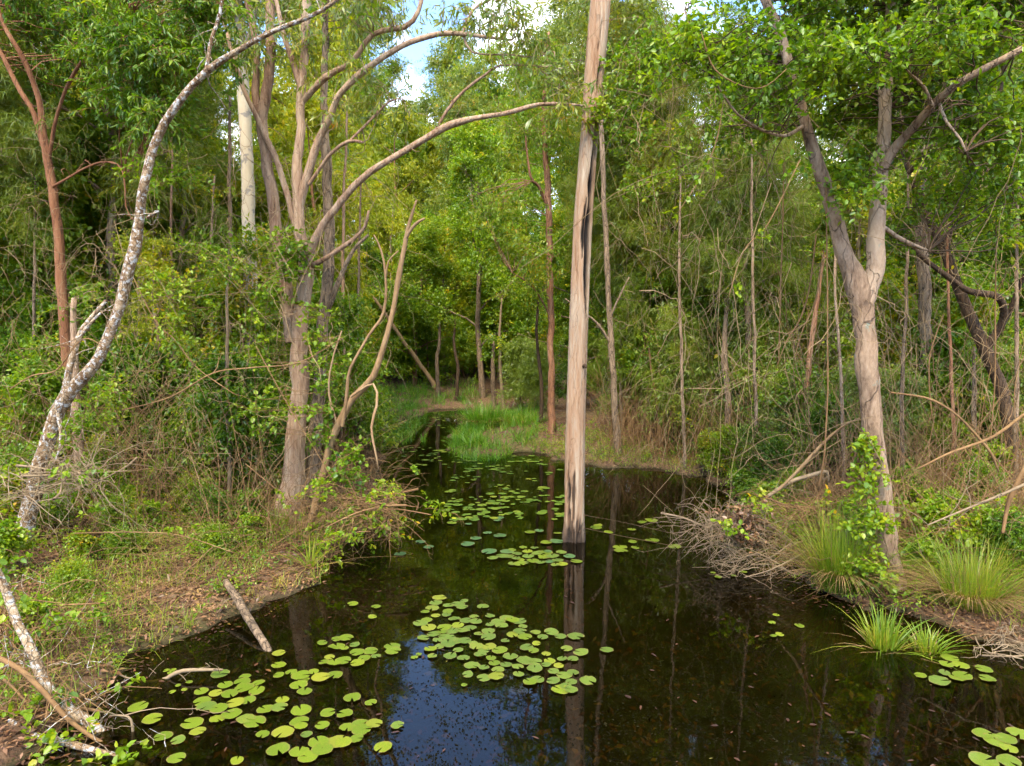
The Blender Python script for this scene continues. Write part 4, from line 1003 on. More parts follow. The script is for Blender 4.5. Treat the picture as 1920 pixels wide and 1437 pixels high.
# middle distance, right
zone({'oak': 'weeping olive tree behind the dead trunk on the right shore', 'rai': 'dense dark leafy tree on the right shore', 'sap': 'thin leafy sapling on the right shore'},
     {'oak': 'weeping trees right shore', 'rai': 'dense trees right shore', 'sap': 'saplings right shore'}, ['oak_a', 'rain_a', 'oak_b', 'oak_c', 'rain_b', 'sap_b'],
     [(1210, 20), (1070, 25), (1160, 23), (1255, 18, 1.1), (1320, 22, .45), (1230, 18.5, 1.1), (1290, 16.5, .6), (1410, 20, .7), (1440, 17, .8), (1370, 25, .6), (1110, 29), (1060, 33, .8),
      (1480, 21, .6), (1530, 18.5, .6), (1580, 23), (1640, 19), (1700, 16.5), (1720, 22), (1790, 18), (1850, 15.5), (1870, 21), (1940, 17), (1990, 14), (1300, 27, .7), (1500, 27, .6), (1660, 26), (1820, 26)])
zone({'oak': 'weeping tree with brownish needles hanging beside the dead trunk', 'rai': 'x'}, {'oak': 'brownish weeping trees'}, ['oak_b'],
     [(1222, 18.6, 1.1), (1268, 17.2, 1.0), (1425, 14.6, .9)])

# denser fill of the thickets
def rows_(n, a, b, Y0, Y1, s0, s1):
    return [(a + (b - a) * (i + .5) / n + prng.normal() * 8, prng.uniform(Y0, Y1), prng.uniform(s0, s1)) for i in range(n)]
zone('shrub in the front row of the left thicket', 'left thicket front row', ['shr_b', 'shr_c', 'shr_a'], rows_(16, -40, 530, 11, 12.6, .7, 1.1), jit=.3)
zone('shrub in the middle row of the left thicket', 'left thicket middle row', ['shr_c', 'sap_b', 'shr_b', 'sap_a'], rows_(16, -60, 560, 13.5, 16, 1.0, 1.6), jit=.3)
zone('bushy shrub in the back row of the left thicket', 'left thicket back row', ['rain_b', 'shr_c', 'oak_c'], rows_(14, -80, 600, 17, 22, .5, .8), jit=.3)
zone('shrub in the front row of the right thicket', 'right thicket front row', ['shr_c', 'wil_a', 'shr_b'], rows_(16, 1440, 1990, 12, 14, .7, 1.1), jit=.3)
zone('shrub in the middle row of the right thicket', 'right thicket middle row', ['shr_c', 'sap_b', 'wil_a', 'sap_a'], rows_(18, 1330, 1990, 15.5, 18.5, .9, 1.5), jit=.3)
zone('bushy shrub in the back row of the right thicket', 'right thicket back row', ['rain_b', 'rain_e', 'shr_c'], rows_(18, 1080, 1990, 20, 26, .5, .8), jit=.3)
zone('light green bush crowding the bank at the pond end', 'bushes on the end bank', ['shr_a', 'rain_e', 'shr_b', 'sap_a', 'wil_a'], [(a_, b_, (c_ if k_ % 5 != 1 else c_ * .3)) for k_, (a_, b_, c_) in enumerate(rows_(20, 690, 1010, 30.5, 34.5, 1.3, 2.0))], jit=.3)
zone('light green bush in the second row of the end bank', 'bushes on the end bank behind', ['rain_e', 'rain_d', 'rain_b'], rows_(14, 660, 1020, 35, 41, .5, .75), jit=.3)

# shrubs and saplings of the banks
zone({'shr': 'low leafy shrub in the twiggy left thicket', 'sap': 'leafy sapling in the twiggy left thicket', 'wil': 'narrow-leaved shrub in the left thicket'},
     {'shr': 'shrubs left thicket', 'sap': 'saplings left thicket', 'wil': 'narrow-leaved shrubs left'}, ['shr_b', 'sap_b', 'shr_c', 'shr_a', 'sap_a'],
     [(30, 12), (90, 13), (170, 11.8), (230, 12.4), (290, 12), (350, 13), (410, 12.2), (470, 13.2), (60, 10.5), (140, 15), (260, 14), (330, 15), (450, 15), (500, 12.2), (390, 15.5), (210, 15.6),
      (640, 13.5, .9), (655, 16, .9), (620, 15, 1.2), (640, 19, 1.1)])
zone('knee-high bright leafy plant on the left bank', 'low plants left bank', ['shr_d', 'shr_e'],
     [(30, 7.6, .7), (75, 8.6, .6), (150, 9.4, .8), (200, 8.9, .6), (255, 9.2, .7), (310, 9.6, .7), (345, 9.0, .5), (20, 9.3, 1.0), (110, 10.2, .9), (390, 9.6, .6), (420, 9.2, .5), (180, 10.6, .9), (270, 10.6, .8), (350, 10.8, .8), (470, 10.2, .6), (490, 11, .9), (10, 6, .5), (330, 8.6, .5), (140, 7.9, .45), (90, 7.2, .5), (-20, 8.3, .9), (230, 8.0, .45), (40, 10.2, 1.1)])
zone({'shr': 'green shrub in the dry brush of the right shore', 'wil': 'grey-green narrow-leaved shrub in the dry brush of the right shore', 'sap': 'sapling in the dry brush of the right shore'},
     {'shr': 'shrubs right shore', 'wil': 'grey-green shrubs right shore', 'sap': 'young saplings right shore'}, ['wil_a', 'shr_b', 'shr_a', 'sap_b', 'shr_c'],
     [(1290, 16.2, 1.2), (1340, 14.2, .5), (1390, 13.6, .5), (1310, 17, 1.3), (1430, 13, .5), (1250, 16.5, .9), (1480, 13.6, .5), (1540, 12.6, .5), (1590, 13.5, .9), (1460, 11.6, .5), (1660, 12, .7), (1700, 13.2, .6), (1770, 11.8, .5), (1830, 12.6, .8), (1890, 11.5, .6), (1400, 15.5, 1.1), (1350, 18, .8),
      (1190, 18.6, .9), (1110, 21, .6), (1080, 22, .7), (1000, 22, .8), (1930, 13), (1640, 15), (1780, 15), (1870, 14)])
zone('bright leafy plant on the right bank beside the forked tree', 'bright plants right bank', ['shr_d', 'shr_a', 'shr_d', 'shr_e'],
     [(1710, 8.6, .8), (1760, 8.9, .36), (1800, 8.5, .8), (1850, 9.2, .5), (1740, 9.6, .7), (1830, 8.2, .4), (1560, 9.2, .8), (1500, 9.6, .5), (1450, 10.2, .8), (1600, 9.4, .36), (1720, 7.9, .6), (1890, 8.6, .6), (1480, 9.0, .7), (1540, 10.6, .36),
      (1690, 10.4, .8), (1780, 10.2, .8), (1880, 10.3, .9), (1420, 11, .35), (1390, 12, .6)])

# ------------------------------------------------------------------ grass, litter, twigs
def blades(mb, P, H, spread, wdt, rng, curve=.5, segs=4, az=None, lean=None):
    """curved grass blades from base points P"""
    n = len(P)
    az = rng.uniform(0, 2 * math.pi, n) if az is None else az
    ln = (np.abs(rng.normal(size=n)) * spread if lean is None else lean)
    d = np.stack([np.cos(az), np.sin(az), np.zeros(n)], -1)
    S = np.stack([-np.sin(az), np.cos(az), np.zeros(n)], -1)
    tw = rng.normal(size=(n, 1)) * .5
    S = nrm(S + d * tw)
    t = np.linspace(0, 1, segs + 1)
    H = np.broadcast_to(H, (n,)); wdt = np.broadcast_to(wdt, (n,))
    out = H[:, None] * (ln[:, None] * t + curve * ln[:, None] * t ** 2.2)
    zz = H[:, None] * (t - .45 * np.minimum(ln[:, None], 1.6) * t ** 2.4)
    c = P[:, None] + d[:, None] * out[..., None] + np.array([0, 0, 1.0]) * zz[..., None]
    w = (wdt[:, None] * (1 - t ** 2.0) * .5 + .0004)[..., None] * S[:, None]
    V = np.stack([c - w, c + w], 2)
    idx = np.arange(n * (segs + 1) * 2).reshape(n, segs + 1, 2)
    Q = np.stack([idx[:, :-1, 0], idx[:, :-1, 1], idx[:, 1:, 1], idx[:, 1:, 0]], -1)
    mb.add(V.reshape(-1, 3), Q.reshape(-1, 4))

def tuft(name, label, px, py, Y, h, rad, n, mat, spread=.45, wd=.007, skirt=0, seed=0, z=None, cat='grass tuft', group=None, segs=4):
    g = np.random.default_rng(900 + seed)
    p = W(px, py, Y)
    x, y = p[0], p[1]
    z0 = hz(x, y) if z is None else z
    root = empty(name, (x, y, z0)); tag(root, label, cat, group)
    a = g.uniform(0, 6.28, n); r = rad * np.sqrt(g.random(n))
    B = np.stack([r * np.cos(a), r * np.sin(a), np.zeros(n) - .03], -1)
    mb = MB()
    az = a + g.normal(size=n) * .7
    blades(mb, B, h * g.uniform(.45, 1.15, n), spread, wd * g.uniform(.7, 1.3, n), g, az=az, segs=segs)
    mb.obj('blades', M[mat], root)
    nd = n // 5
    a = g.uniform(0, 6.28, nd); r = rad * 1.1 * np.sqrt(g.random(nd))
    B = np.stack([r * np.cos(a), r * np.sin(a), np.zeros(nd) - .03], -1)
    mb = MB()
    blades(mb, B, h * g.uniform(.3, .9, nd), spread * 1.6, wd * .8, g, az=a + g.normal(size=nd) * 1.2, segs=segs)
    mb.obj('dry_blades', M['dry_grass'], root)
    if skirt:
        a = g.uniform(0, 6.28, skirt)
        B = np.stack([rad * np.cos(a), rad * np.sin(a), np.full(skirt, h * .18)], -1)
        mb = MB()
        blades(mb, B, h * g.uniform(.25, .5, skirt), 1.0, wd, g, az=a, lean=g.uniform(1.2, 2.4, skirt), curve=.1)
        mb.obj('dry_skirt', M['dry_grass'], root)
    return root

tuft('sedge_tuft', 'big green grass tuft at the water edge left of the forked trunk', 1572, 1125, 7.75, .95, .20, 700, 'sedge', .40, .007, 220, 1)
tuft('sedge_tuft', 'green grass tuft with a tan dead skirt on the bank right of the forked trunk', 1818, 1150, 7.2, .80, .24, 650, 'sedge', .55, .007, 320, 2)
tuft('sedge_tuft', 'grassy tuft at the right picture edge behind the skirted tuft', 1900, 1120, 7.8, .6, .25, 300, 'sedge', .6, .007, 60, 3)
tuft('sedge_tuft', 'small bright tuft on the far right shore left of the dry brush', 1398, 885, 13.2, .65, .22, 300, 'grass', .4, .009, 0, 4)
tuft('sedge_tuft', 'small tuft on the brown far shore right of the dead trunk', 1285, 850, 15.6, .5, .2, 200, 'grass', .45, .009, 0, 5)
tuft('sedge_tuft', 'yellow-green arching tuft at the water edge of the left bank', 583, 1085, 8.5, .42, .05, 60, 'sedge', .9, .013, 0, 6)
tuft('sedge_tuft', 'dull grass tuft under the multi-stemmed tree', 520, 985, 9.9, .42, .12, 180, 'sedge', .5, .007, 30, 7)
tuft('sedge_tuft', 'olive dry tuft in the middle of the left bank', 262, 1070, 8.4, .42, .10, 160, 'sedge', .45, .006, 60, 8)
tuft('water_sedge', 'bright sword-leaved clump standing in the water, the nearer dead trunk side', 1655, 1232, 6.42, .44, .10, 150, 'sedge', .50, .017, 0, 9, z=-.06, cat='water plant')
tuft('water_sedge', 'bright sword-leaved clump standing in the water, beside lily pads', 1735, 1240, 6.35, .34, .09, 120, 'sedge', .55, .016, 0, 10, z=-.06, cat='water plant')
tuft('sedge_tuft', 'large rounded mound of long green grass on the little point', 912, 792, 20.6, .8, .5, 1100, 'grass', .75, .013, 200, 11)
tuft('sedge_tuft', 'loose green grass clump beside the reddish pole tree', 985, 800, 20, .55, .6, 500, 'grass', .7, .012, 60, 12)

def stuff(name, mb, mat, label, cat, smooth=False):
    return tag(mb.obj(name, M[mat], None, smooth), label, cat, kind='stuff')

g = np.random.default_rng(71)
# bright grass at the far end
mb = MB()
P = np.vstack([land(g, 26000, 660, 905, 17.0, 32, .02, 4.2), land(g, 4000, 850, 1010, 16.6, 24, .0, 2.4)])
keep = (P[:, 0] / P[:, 1] * F + 960 < 800) | (P[:, 1] < 24) | (g.random(len(P)) < .4)
P = P[keep]
cl = fbm(P[:, 0] * 2.4, P[:, 1] * 2.4, 55)
P, cl = P[cl > .46], cl[cl > .46]
blades(mb, P, g.uniform(.03, .24, len(P)) + 1.5 * np.maximum(cl - .52, 0), .7, .014, g, segs=2)
# flooded grass in the shallows off the point
px = g.uniform(835, 960, 3000); py = g.uniform(812, 866, 3000)
Pw = np.array([G(a, b) for a, b in zip(px, py)]); Pw[:, 2] = -.03
m = (np.hypot((px - 905) / 62, (py - 842) / 24) < 1)
blades(mb, Pw[m], g.uniform(.12, .35, m.sum()), .6, .014, g, segs=2)
px = g.uniform(700, 800, 1800); py = g.uniform(775, 830, 1800)
Pw = np.array([G(a, b) for a, b in zip(px, py)]); dd = pond_d(Pw[:, 0], Pw[:, 1])
m = (dd > -.8) & (dd < .1); Pw[:, 2] = -.03
blades(mb, Pw[m], g.uniform(.1, .3, m.sum()), .6, .014, g, segs=2)
stuff('grass', mb, 'grass', 'bright green grass along the far shores of the pond', 'grass')

# sparse grass and sprouts on the near banks
mb = MB()
P = np.vstack([land(g, 17000, -60, 680, 5.0, 11, -.4, 4), land(g, 9000, 1380, 2000, 6.6, 12, .02, 4), land(g, 12000, 980, 1440, 12.5, 19, .02, 2)])
nz = fbm(P[:, 0] * .9, P[:, 1] * .9, 60)
P = P[nz > .44]
blades(mb, P, g.uniform(.05, .22, len(P)), .7, .006, g, segs=2)
stuff('bank_grass', mb, 'sedge', 'thin scattered grass on the near banks', 'grass')

# leaf litter
def litter(mb, P, g, L=(.03, .08), wr=(.25, .5), lift=.012):
    n = len(P)
    d = g.normal(size=(n, 3)); d[:, 2] *= .28
    L = g.uniform(*L, n)
    P = P.copy(); P[:, 2] += g.uniform(.004, lift + .02, n)
    leaves(mb, P, d, L, L * g.uniform(*wr, n), 'dia', g, 1.2, .18)
mb = MB()
P = np.vstack([land(g, 38000, -80, 700, 4.6, 12, -.5, 5), land(g, 24000, 1350, 2000, 6.4, 13, -.5, 5), land(g, 9000, 960, 1500, 12.5, 20, .0, 4), land(g, 3500, 880, 1060, 19, 30, .3, 6)])
litter(mb, P, g)
stuff('leaf_litter', mb, 'litter', 'brown fallen leaves covering the banks', 'leaf litter')
# low sprouting ground cover
mb = MB()
P = np.vstack([land(g, 520, -60, 640, 5.0, 11.5, .05, 5), land(g, 560, 1380, 2000, 6.8, 12.5, -.2, 5), land(g, 330, 1000, 1450, 13, 19, -.2, 4)])
P = P[fbm(P[:, 0] * .8, P[:, 1] * .8, 66) > .43]; P[:, 2] += .05
sprays(mb, None, P, 'small', g, .8, .7)
stuff('ground_cover', mb, 'leaf_mid', 'small green seedlings scattered over the litter', 'ground cover')
# submerged and floating leaves
mb = MB()
px = g.uniform(-50, 1990, 6000); py = 880 + 600 * g.random(6000) ** .8
Pw = np.array([G(a, b) for a, b in zip(px, py)])
dd = pond_d(Pw[:, 0], Pw[:, 1]); Pw = Pw[dd < -.05]
Pw[:, 2] = np.maximum(height(Pw[:, 0], Pw[:, 1]), -.28) + g.uniform(.01, .08, len(Pw))
Pw[:, 2] = np.minimum(Pw[:, 2], -.025)
litter(mb, Pw, g, (.05, .10), (.3, .55), .0)
stuff('sunken_leaves', mb, 'sunk_litter', 'dark red-brown leaves lying under the water', 'leaf litter')
mb = MB()
px = g.uniform(-50, 1990, 650); py = 900 + 560 * g.random(650) ** .75
nzf = fbm(px / 190, py / 110, 77)
keep = g.random(650) < np.clip((nzf - .35) * 2.4, .06, 1)
Pw = np.array([G(a, b) for a, b in zip(px[keep], py[keep])])
dd = pond_d(Pw[:, 0], Pw[:, 1]); Pw = Pw[dd < -.02]
n = len(Pw); d = g.normal(size=(n, 3)); d[:, 2] = 0
L = .02 + .06 * g.random(n) ** 1.6; Pw[:, 2] = .006
leaves(mb, Pw, d, L, L * g.uniform(.22, .5, n), 'ov', g, 60, .02)
# fine floating specks
px = g.uniform(-50, 1990, 15000); py = 880 + 580 * g.random(15000) ** .8
nzf = fbm(px / 150, py / 80, 79)
keep = (nzf > .52) | ((np.hypot((px - 760) / 230, (py - 1340) / 150) < 1) & (nzf > .45))
Ps = np.array([G(a, b) for a, b in zip(px[keep], py[keep])])
dd = pond_d(Ps[:, 0], Ps[:, 1]); Ps = Ps[dd < -.02]; Ps[:, 2] = .004
a_ = g.uniform(0, 6.28, 3600); r_ = np.sqrt(g.random(3600))
qx, qy = 770 + 240 * r_ * np.cos(a_), 1330 + 160 * r_ * np.sin(a_)
kq = fbm(qx / 60, qy / 30, 83) > .50
Pq = np.array([G(a, b, .004) for a, b in zip(qx[kq], qy[kq])])
Pq = Pq[pond_d(Pq[:, 0], Pq[:, 1]) < -.02]
Ps = np.vstack([Ps, Pq])
n = len(Ps); d = g.normal(size=(n, 3)); d[:, 2] = 0
L = g.uniform(.008, .028, n)
mb2 = MB()
leaves(mb2, Ps, d, L, L * .5, 'dia', g, 60, .0)
px = g.uniform(-50, 1990, 26000); py = 850 + 600 * g.random(26000)
Pd = np.array([G(a, b) for a, b in zip(px, py)])
dd = pond_d(Pd[:, 0], Pd[:, 1]); Pd = Pd[(dd < .25) & (dd > -.45) & (g.random(len(dd)) < np.exp(-np.abs(dd + .02) * 5))]
Pd = Pd[Pd[:, 1] < 20]
n = len(Pd); d = g.normal(size=(n, 3)); d[:, 2] = 0
L = g.uniform(.025, .07, n); Pd[:, 2] = np.maximum(height(Pd[:, 0], Pd[:, 1]), 0) + .007
leaves(mb, Pd, d, L, L * g.uniform(.25, .5, n), 'dia', g, 30, .04)
stuff('floating_leaves', mb, 'float_leaf', 'small brown and yellow leaves floating on the pond', 'leaf litter')
stuff('floating_specks', mb2, 'speck', 'fine dark plant crumbs floating on the pond', 'plant debris')

# dry canes and twig tangles
def canes(mb, P, g, h=(.6, 1.8), reach=(.3, 1.4), r=(.003, .006), k=8, droop=.5, jit=.02):
    n = len(P)
    az = g.uniform(0, 6.28, n); H = g.uniform(*h, n); Rr = g.uniform(*reach, n)
    d = np.stack([np.cos(az), np.sin(az), np.zeros(n)], -1)
    t = np.linspace(0, 1, k)[None, :, None]
    Pp = P[:, None] + d[:, None] * (Rr[:, None, None] * t ** 1.2) + np.array([0, 0, 1.]) * (H[:, None, None] * (t - g.uniform(0, droop * 1.4, n)[:, None, None] * t ** 2.5))
    j = np.cumsum(g.normal(size=Pp.shape) * jit, axis=1); j[:, 0] = 0
    rad = g.uniform(*r, n)[:, None] * np.linspace(1, .4, k)[None]
    tubes(mb, Pp + j, rad, 3)
mb = MB()
canes(mb, land(g, 1500, -80, 560, 8.6, 15, .3), g, (.6, 3.0), (.3, 2.2), jit=.04)
canes(mb, land(g, 800, -60, 640, 5.5, 10.5, .25, 4), g, (.15, .7), (.3, 1.3), (.0025, .005))
canes(mb, land(g, 500, 600, 720, 9.6, 16, .15), g, (.3, 1.6), (.3, 1.2))
stuff('dry_twigs', mb, 'twig', 'tangle of tan dead twigs and canes on the left bank', 'twigs')
mb = MB()
canes(mb, land(g, 2300, 1130, 1560, 12.5, 18.5, .35), g, (.5, 2.6), (.3, 1.6), (.004, .008), k=6, jit=.04)
canes(mb, land(g, 1700, 1420, 2000, 8.0, 14, .4), g, (.4, 2.4), (.3, 1.8), k=7, jit=.035)
canes(mb, land(g, 1000, 1380, 2000, 7.0, 11, .2), g, (.1, .7), (.3, 1.2), (.0025, .005), k=5)
stuff('dry_brush', mb, 'twig', 'thicket of dry brown twigs along the right shore', 'twigs')
mb = MB()
canes(mb, land(g, 260, 1500, 2000, 9.5, 17, .4), g, (1.6, 4.5), (.2, 2.0), (.003, .010), k=12, droop=.25, jit=.05)
canes(mb, land(g, 220, -60, 560, 10.5, 17, .4), g, (1.6, 4.5), (.2, 2.0), (.003, .009), k=12, droop=.3, jit=.05)
canes(mb, land(g, 260, 1150, 1560, 13.5, 22, .4), g, (1.6, 4.0), (.2, 1.4), (.005, .012), k=12, droop=.2, jit=.05)
stuff('thin_stems', mb, 'twig', 'many thin upright stems filling the shaded thickets', 'undergrowth')
# leafy fill in the deep thickets
mb = MB()
P = np.vstack([land(g, 280, -80, 560, 10.5, 19, .4), land(g, 340, 1250, 2000, 12, 24, .5), land(g, 300, 620, 1010, 28.5, 40, .5)])
P[:, 2] += g.uniform(.1, 2.2, len(P))
sprays(mb, None, P, 'broadfar', g, .7, .62)
stuff('undergrowth', mb, 'leaf_mid', 'leafy green undergrowth filling the thickets', 'undergrowth')

# thin vines slung through the branches
def slung(mb, g, n, px, Y, py, span, r):
    A = np.array([W(g.uniform(*px), g.uniform(*py), g.uniform(*Y)) for _ in range(n)])
    d = g.normal(size=(n, 3)) * np.array([.7, .4, .8]) * span; d[:, 2] -= span * .6
    B = A + d
    B[:, 2] = np.maximum(B[:, 2], height(B[:, 0], B[:, 1]) + .02)
    sag = g.normal(size=(n, 3)) * span * .22; sag[:, 2] -= g.normal(size=n) * span * .25
    P = arcs(g, A, B, sag, 12, .006)
    P += np.cumsum(g.normal(size=P.shape) * .022, axis=1)
    tubes(mb, P, g.uniform(*r, n)[:, None] * np.linspace(1, .6, 12)[None], 3)
mb = MB()
slung(mb, g, 260, (1180, 1960), (7.0, 11.5), (0, 680), .9, (.002, .0055))
slung(mb, g, 90, (1300, 1960), (7.0, 10), (500, 850), 1.0, (.0025, .005))
slung(mb, g, 260, (-20, 640), (8.4, 11.5), (380, 880), .7, (.002, .0045))
slung(mb, g, 90, (380, 760), (9, 13), (250, 700), .8, (.0025, .005))
slung(mb, g, 420, (1120, 1960), (8.0, 15), (150, 850), .7, (.0018, .0035))
slung(mb, g, 380, (-40, 680), (8.4, 14), (250, 900), .7, (.0018, .0035))
stuff('vine_tangle', mb, 'vine', 'thin tan vines slung through the thickets on both banks', 'vines')

# ------------------------------------------------------------------ traced canes, vines, branches
def strand(name, label, pts, mat, cat, r=None, leafy=None, seed=0, group=None, side_twigs=0, sides=5):
    """a vine, cane or fallen branch: rows (px, py, Y, width_px)"""
    gg = np.random.default_rng(3000 + seed)
    p0 = W(*pts[0][:3])
    root = empty(name, p0); tag(root, label, cat, group)
    mb = MB()
    p = limb(mb, pts, sides, .06, .12, seed, .004)
    mb.obj('stem', M[mat], root, True, p0)
    if side_twigs:
        m2 = MB()
        i = gg.integers(len(p) // 8, len(p), side_twigs)
        A = p[i]; B = A + gg.normal(size=A.shape) * np.array([.28, .18, .22]) + np.array([0, 0, .06])
        tubes(m2, arcs(gg, A, B, gg.normal(size=A.shape) * .05, 7, .012), np.tile(np.linspace(.005, .0015, 7), (side_twigs, 1)), 3)
        j = gg.integers(0, side_twigs, side_twigs)
        A2 = A[j] * .4 + B[j] * .6; B2 = A2 + gg.normal(size=A2.shape) * .14
        tubes(m2, arcs(gg, A2, B2, gg.normal(size=A2.shape) * .02, 5, .006), np.tile(np.linspace(.0035, .001, 5), (side_twigs, 1)), 3)
        m2.obj('twigs', M[mat], root, False, p0)
    if leafy:
        st, mt, n, size, dens = leafy
        m3 = MB()
        i = gg.integers(0, len(p), n)
        sprays(m3, None, p[i] + gg.normal(size=(n, 3)) * .05, st, gg, size, dens)
        m3.obj('leaves', M[mt], root, False, p0)
    return root

strand('fallen_branch', 'lichen-covered branch sloping down into the water at the bottom left corner', [(-30, 1040, 5.3, 16), (5, 1095, 5.3, 16), (32, 1165, 5.25, 16), (58, 1215, 5.2, 17), (85, 1285, 5.15, 20), (120, 1325, 5.1, 21), (165, 1352, 5.05, 21), (198, 1385, 5.0, 19), (212, 1420, 4.95, 18), (240, 1470, 4.9, 15)], 'bark_lichen', 'branch', leafy=('vine', 'leaf_bright', 6, .9, .5), seed=1, side_twigs=26, sides=10)
strand('fallen_branch', 'thin reddish branch crossing the lichen-covered one at bottom left', [(-20, 1225, 5.1, 10), (40, 1255, 5.05, 10), (85, 1300, 5.0, 10), (125, 1345, 4.95, 9), (170, 1380, 4.9, 8), (215, 1405, 4.85, 7)], 'twig', 'branch', seed=2, side_twigs=8, sides=7)
strand('fallen_branch', 'low lichened branch along the bottom edge at left', [(18, 1350, 4.9, 9), (60, 1378, 4.85, 12), (120, 1392, 4.8, 14), (180, 1410, 4.75, 13), (225, 1422, 4.7, 13), (300, 1450, 4.6, 10)], 'bark_lichen', 'branch', leafy=('vine', 'leaf_bright', 8, 1.0, .5), seed=3, side_twigs=10, sides=8)
strand('fallen_branch', 'dead log dipping from the left bank into the pond', [(a_, b_, float(G(a_, b_, z_)[1]), w_) for a_, b_, z_, w_ in ((424, 1090, .26, 12), (440, 1115, .20, 14), (465, 1160, .11, 16), (490, 1200, .03, 14), (512, 1238, -.06, 11), (530, 1265, -.14, 9))], 'bark_grey', 'log', seed=4, sides=10)
strand('water_twig', 'forked dead twig poking out of the water left of the lily pads', [(258, 1316, 5.85, 5), (290, 1290, 5.8, 6), (320, 1268, 5.8, 7), (345, 1258, 5.8, 7), (380, 1256, 5.8, 6), (418, 1256, 5.8, 5)], 'twig_grey', 'twig', seed=5, side_twigs=3)
strand('water_twig', 'thin side twig in the water pointing left of the forked one', [(318, 1270, 5.8, 5), (285, 1278, 5.8, 5), (250, 1275, 5.8, 4), (224, 1266, 5.8, 3)], 'twig_grey', 'twig', seed=6)
strand('water_twig', 'dark stick floating among the yellow-green lily pads', [(490, 1310, 5.6, 6), (525, 1302, 5.65, 7), (558, 1296, 5.7, 5)], 'bark_dark', 'twig', seed=7)
strand('water_twig', 'bleached branching twig standing in the water near the bottom left branches', [(252, 1420, 5.0, 7), (250, 1380, 5.0, 6), (246, 1350, 5.0, 5), (232, 1342, 5.0, 4), (205, 1342, 5.0, 3)], 'twig_grey', 'twig', seed=8, side_twigs=6)
strand('bank_twig', 'pale bent twig lying at the left waterline', [(314, 1078, 7.6, 4), (322, 1105, 7.5, 5), (345, 1130, 7.35, 5), (380, 1158, 7.1, 4), (412, 1178, 6.95, 3)], 'twig_grey', 'twig', seed=9, side_twigs=4)
strand('bank_twig', 'tan stick lying on the litter of the left bank', [(190, 1150, 7.2, 8), (215, 1168, 7.05, 9), (235, 1188, 6.9, 7)], 'dead_stem', 'twig', seed=10)
for i, (lab, pts) in enumerate([
    ('long thin cane sweeping flat across the left bank', [(30, 1115, 7.4, 3), (150, 1118, 7.4, 3), (250, 1113, 7.4, 4), (330, 1085, 7.5, 4), (400, 1025, 7.6, 3)]),
    ('thin cane arching from the red-barked tree foot towards the water', [(140, 1000, 7.9, 3), (250, 998, 7.8, 3), (340, 1005, 7.7, 3), (440, 1037, 7.6, 2)]),
    ('long arching cane in front of the multi-stemmed tree', [(230, 770, 9, 3), (320, 745, 9, 4), (400, 700, 9, 4), (470, 690, 9, 4), (560, 680, 9, 3), (640, 635, 9, 2)]),
    ('cane bending up into the left thicket from the dark hollow', [(240, 500, 9.2, 3), (290, 600, 9.2, 3), (330, 640, 9.2, 4), (370, 690, 9.2, 3), (440, 740, 9.2, 2)]),
    ('straight tan cane crossing the foot of the multi-stemmed tree', [(660, 960, 9.4, 3), (600, 860, 9.4, 3), (540, 760, 9.4, 3), (480, 650, 9.4, 3)]),
    ('thin cane slanting under the multi-stemmed tree to the waterline', [(460, 870, 9.6, 3), (520, 920, 9.5, 3), (580, 975, 9.4, 2)]),
    ('pale cane curving over the leaning tree foot', [(20, 730, 8.0, 3), (60, 705, 8.0, 4), (105, 695, 8.0, 4), (140, 650, 8.0, 3), (165, 635, 8.0, 3), (200, 655, 8.0, 2)])]):
    strand('arching_cane', lab, [(a, b, c, d * .65) for a, b, c, d in pts], 'twig', 'cane', seed=40 + i, side_twigs=7, leafy=('vine', 'leaf_bright', 3, .8, .4) if i % 2 else None)
for i, (lab, pts) in enumerate([
    ('thin vine hanging straight down left of the forked trunk', [(1548, 330, 7.6, 3), (1551, 480, 7.6, 4), (1552, 620, 7.6, 4), (1552, 740, 7.6, 4), (1545, 850, 7.6, 5), (1534, 920, 7.7, 5)]),
    ('pair of looping vines hanging in the dry thicket, the left one', [(1470, 300, 8.6, 3), (1466, 480, 8.6, 4), (1463, 580, 8.6, 4), (1460, 680, 8.6, 3)]),
    ('looping vine swinging down in the middle of the right thicket', [(1530, 440, 8.4, 4), (1518, 540, 8.4, 4), (1500, 600, 8.4, 4), (1475, 640, 8.4, 3), (1455, 690, 8.4, 2)]),
    ('thin vine beside the looping vine in the right thicket', [(1545, 470, 8.3, 3), (1530, 560, 8.3, 4), (1505, 620, 8.3, 3), (1490, 670, 8.3, 2)]),
    ('hanging vine in front of the crooked dark tree', [(1868, 420, 8.2, 3), (1866, 560, 8.2, 4), (1866, 700, 8.2, 4), (1858, 830, 8.2, 3)]),
    ('thin leaning vine between the forked trunk and the brown trunk', [(1770, 590, 8.6, 3), (1745, 660, 8.6, 4), (1742, 720, 8.6, 4), (1748, 790, 8.6, 3)]),
    ('long reddish vine slanting from the top right down to the thicket', [(1500, 300, 6.9, 3), (1440, 420, 6.9, 3), (1395, 470, 6.9, 3), (1365, 560, 6.9, 2)]),
    ('pale vine drooping across the upper right leaves', [(1315, 60, 6.6, 3), (1340, 130, 6.6, 4), (1400, 165, 6.6, 3), (1440, 160, 6.6, 3), (1475, 130, 6.6, 2)]),
    ('thin reddish vine hanging from the top beside the weeping tree', [(1360, 160, 6.9, 2), (1345, 260, 6.9, 3), (1315, 330, 6.9, 3), (1270, 400, 6.9, 2)])]):
    strand('hanging_vine', lab, [(a, b, c, d * .7) for a, b, c, d in pts], 'twig', 'vine', seed=60 + i, leafy=('vine', 'leaf_bright', 5, .8, .4) if i > 5 else None)
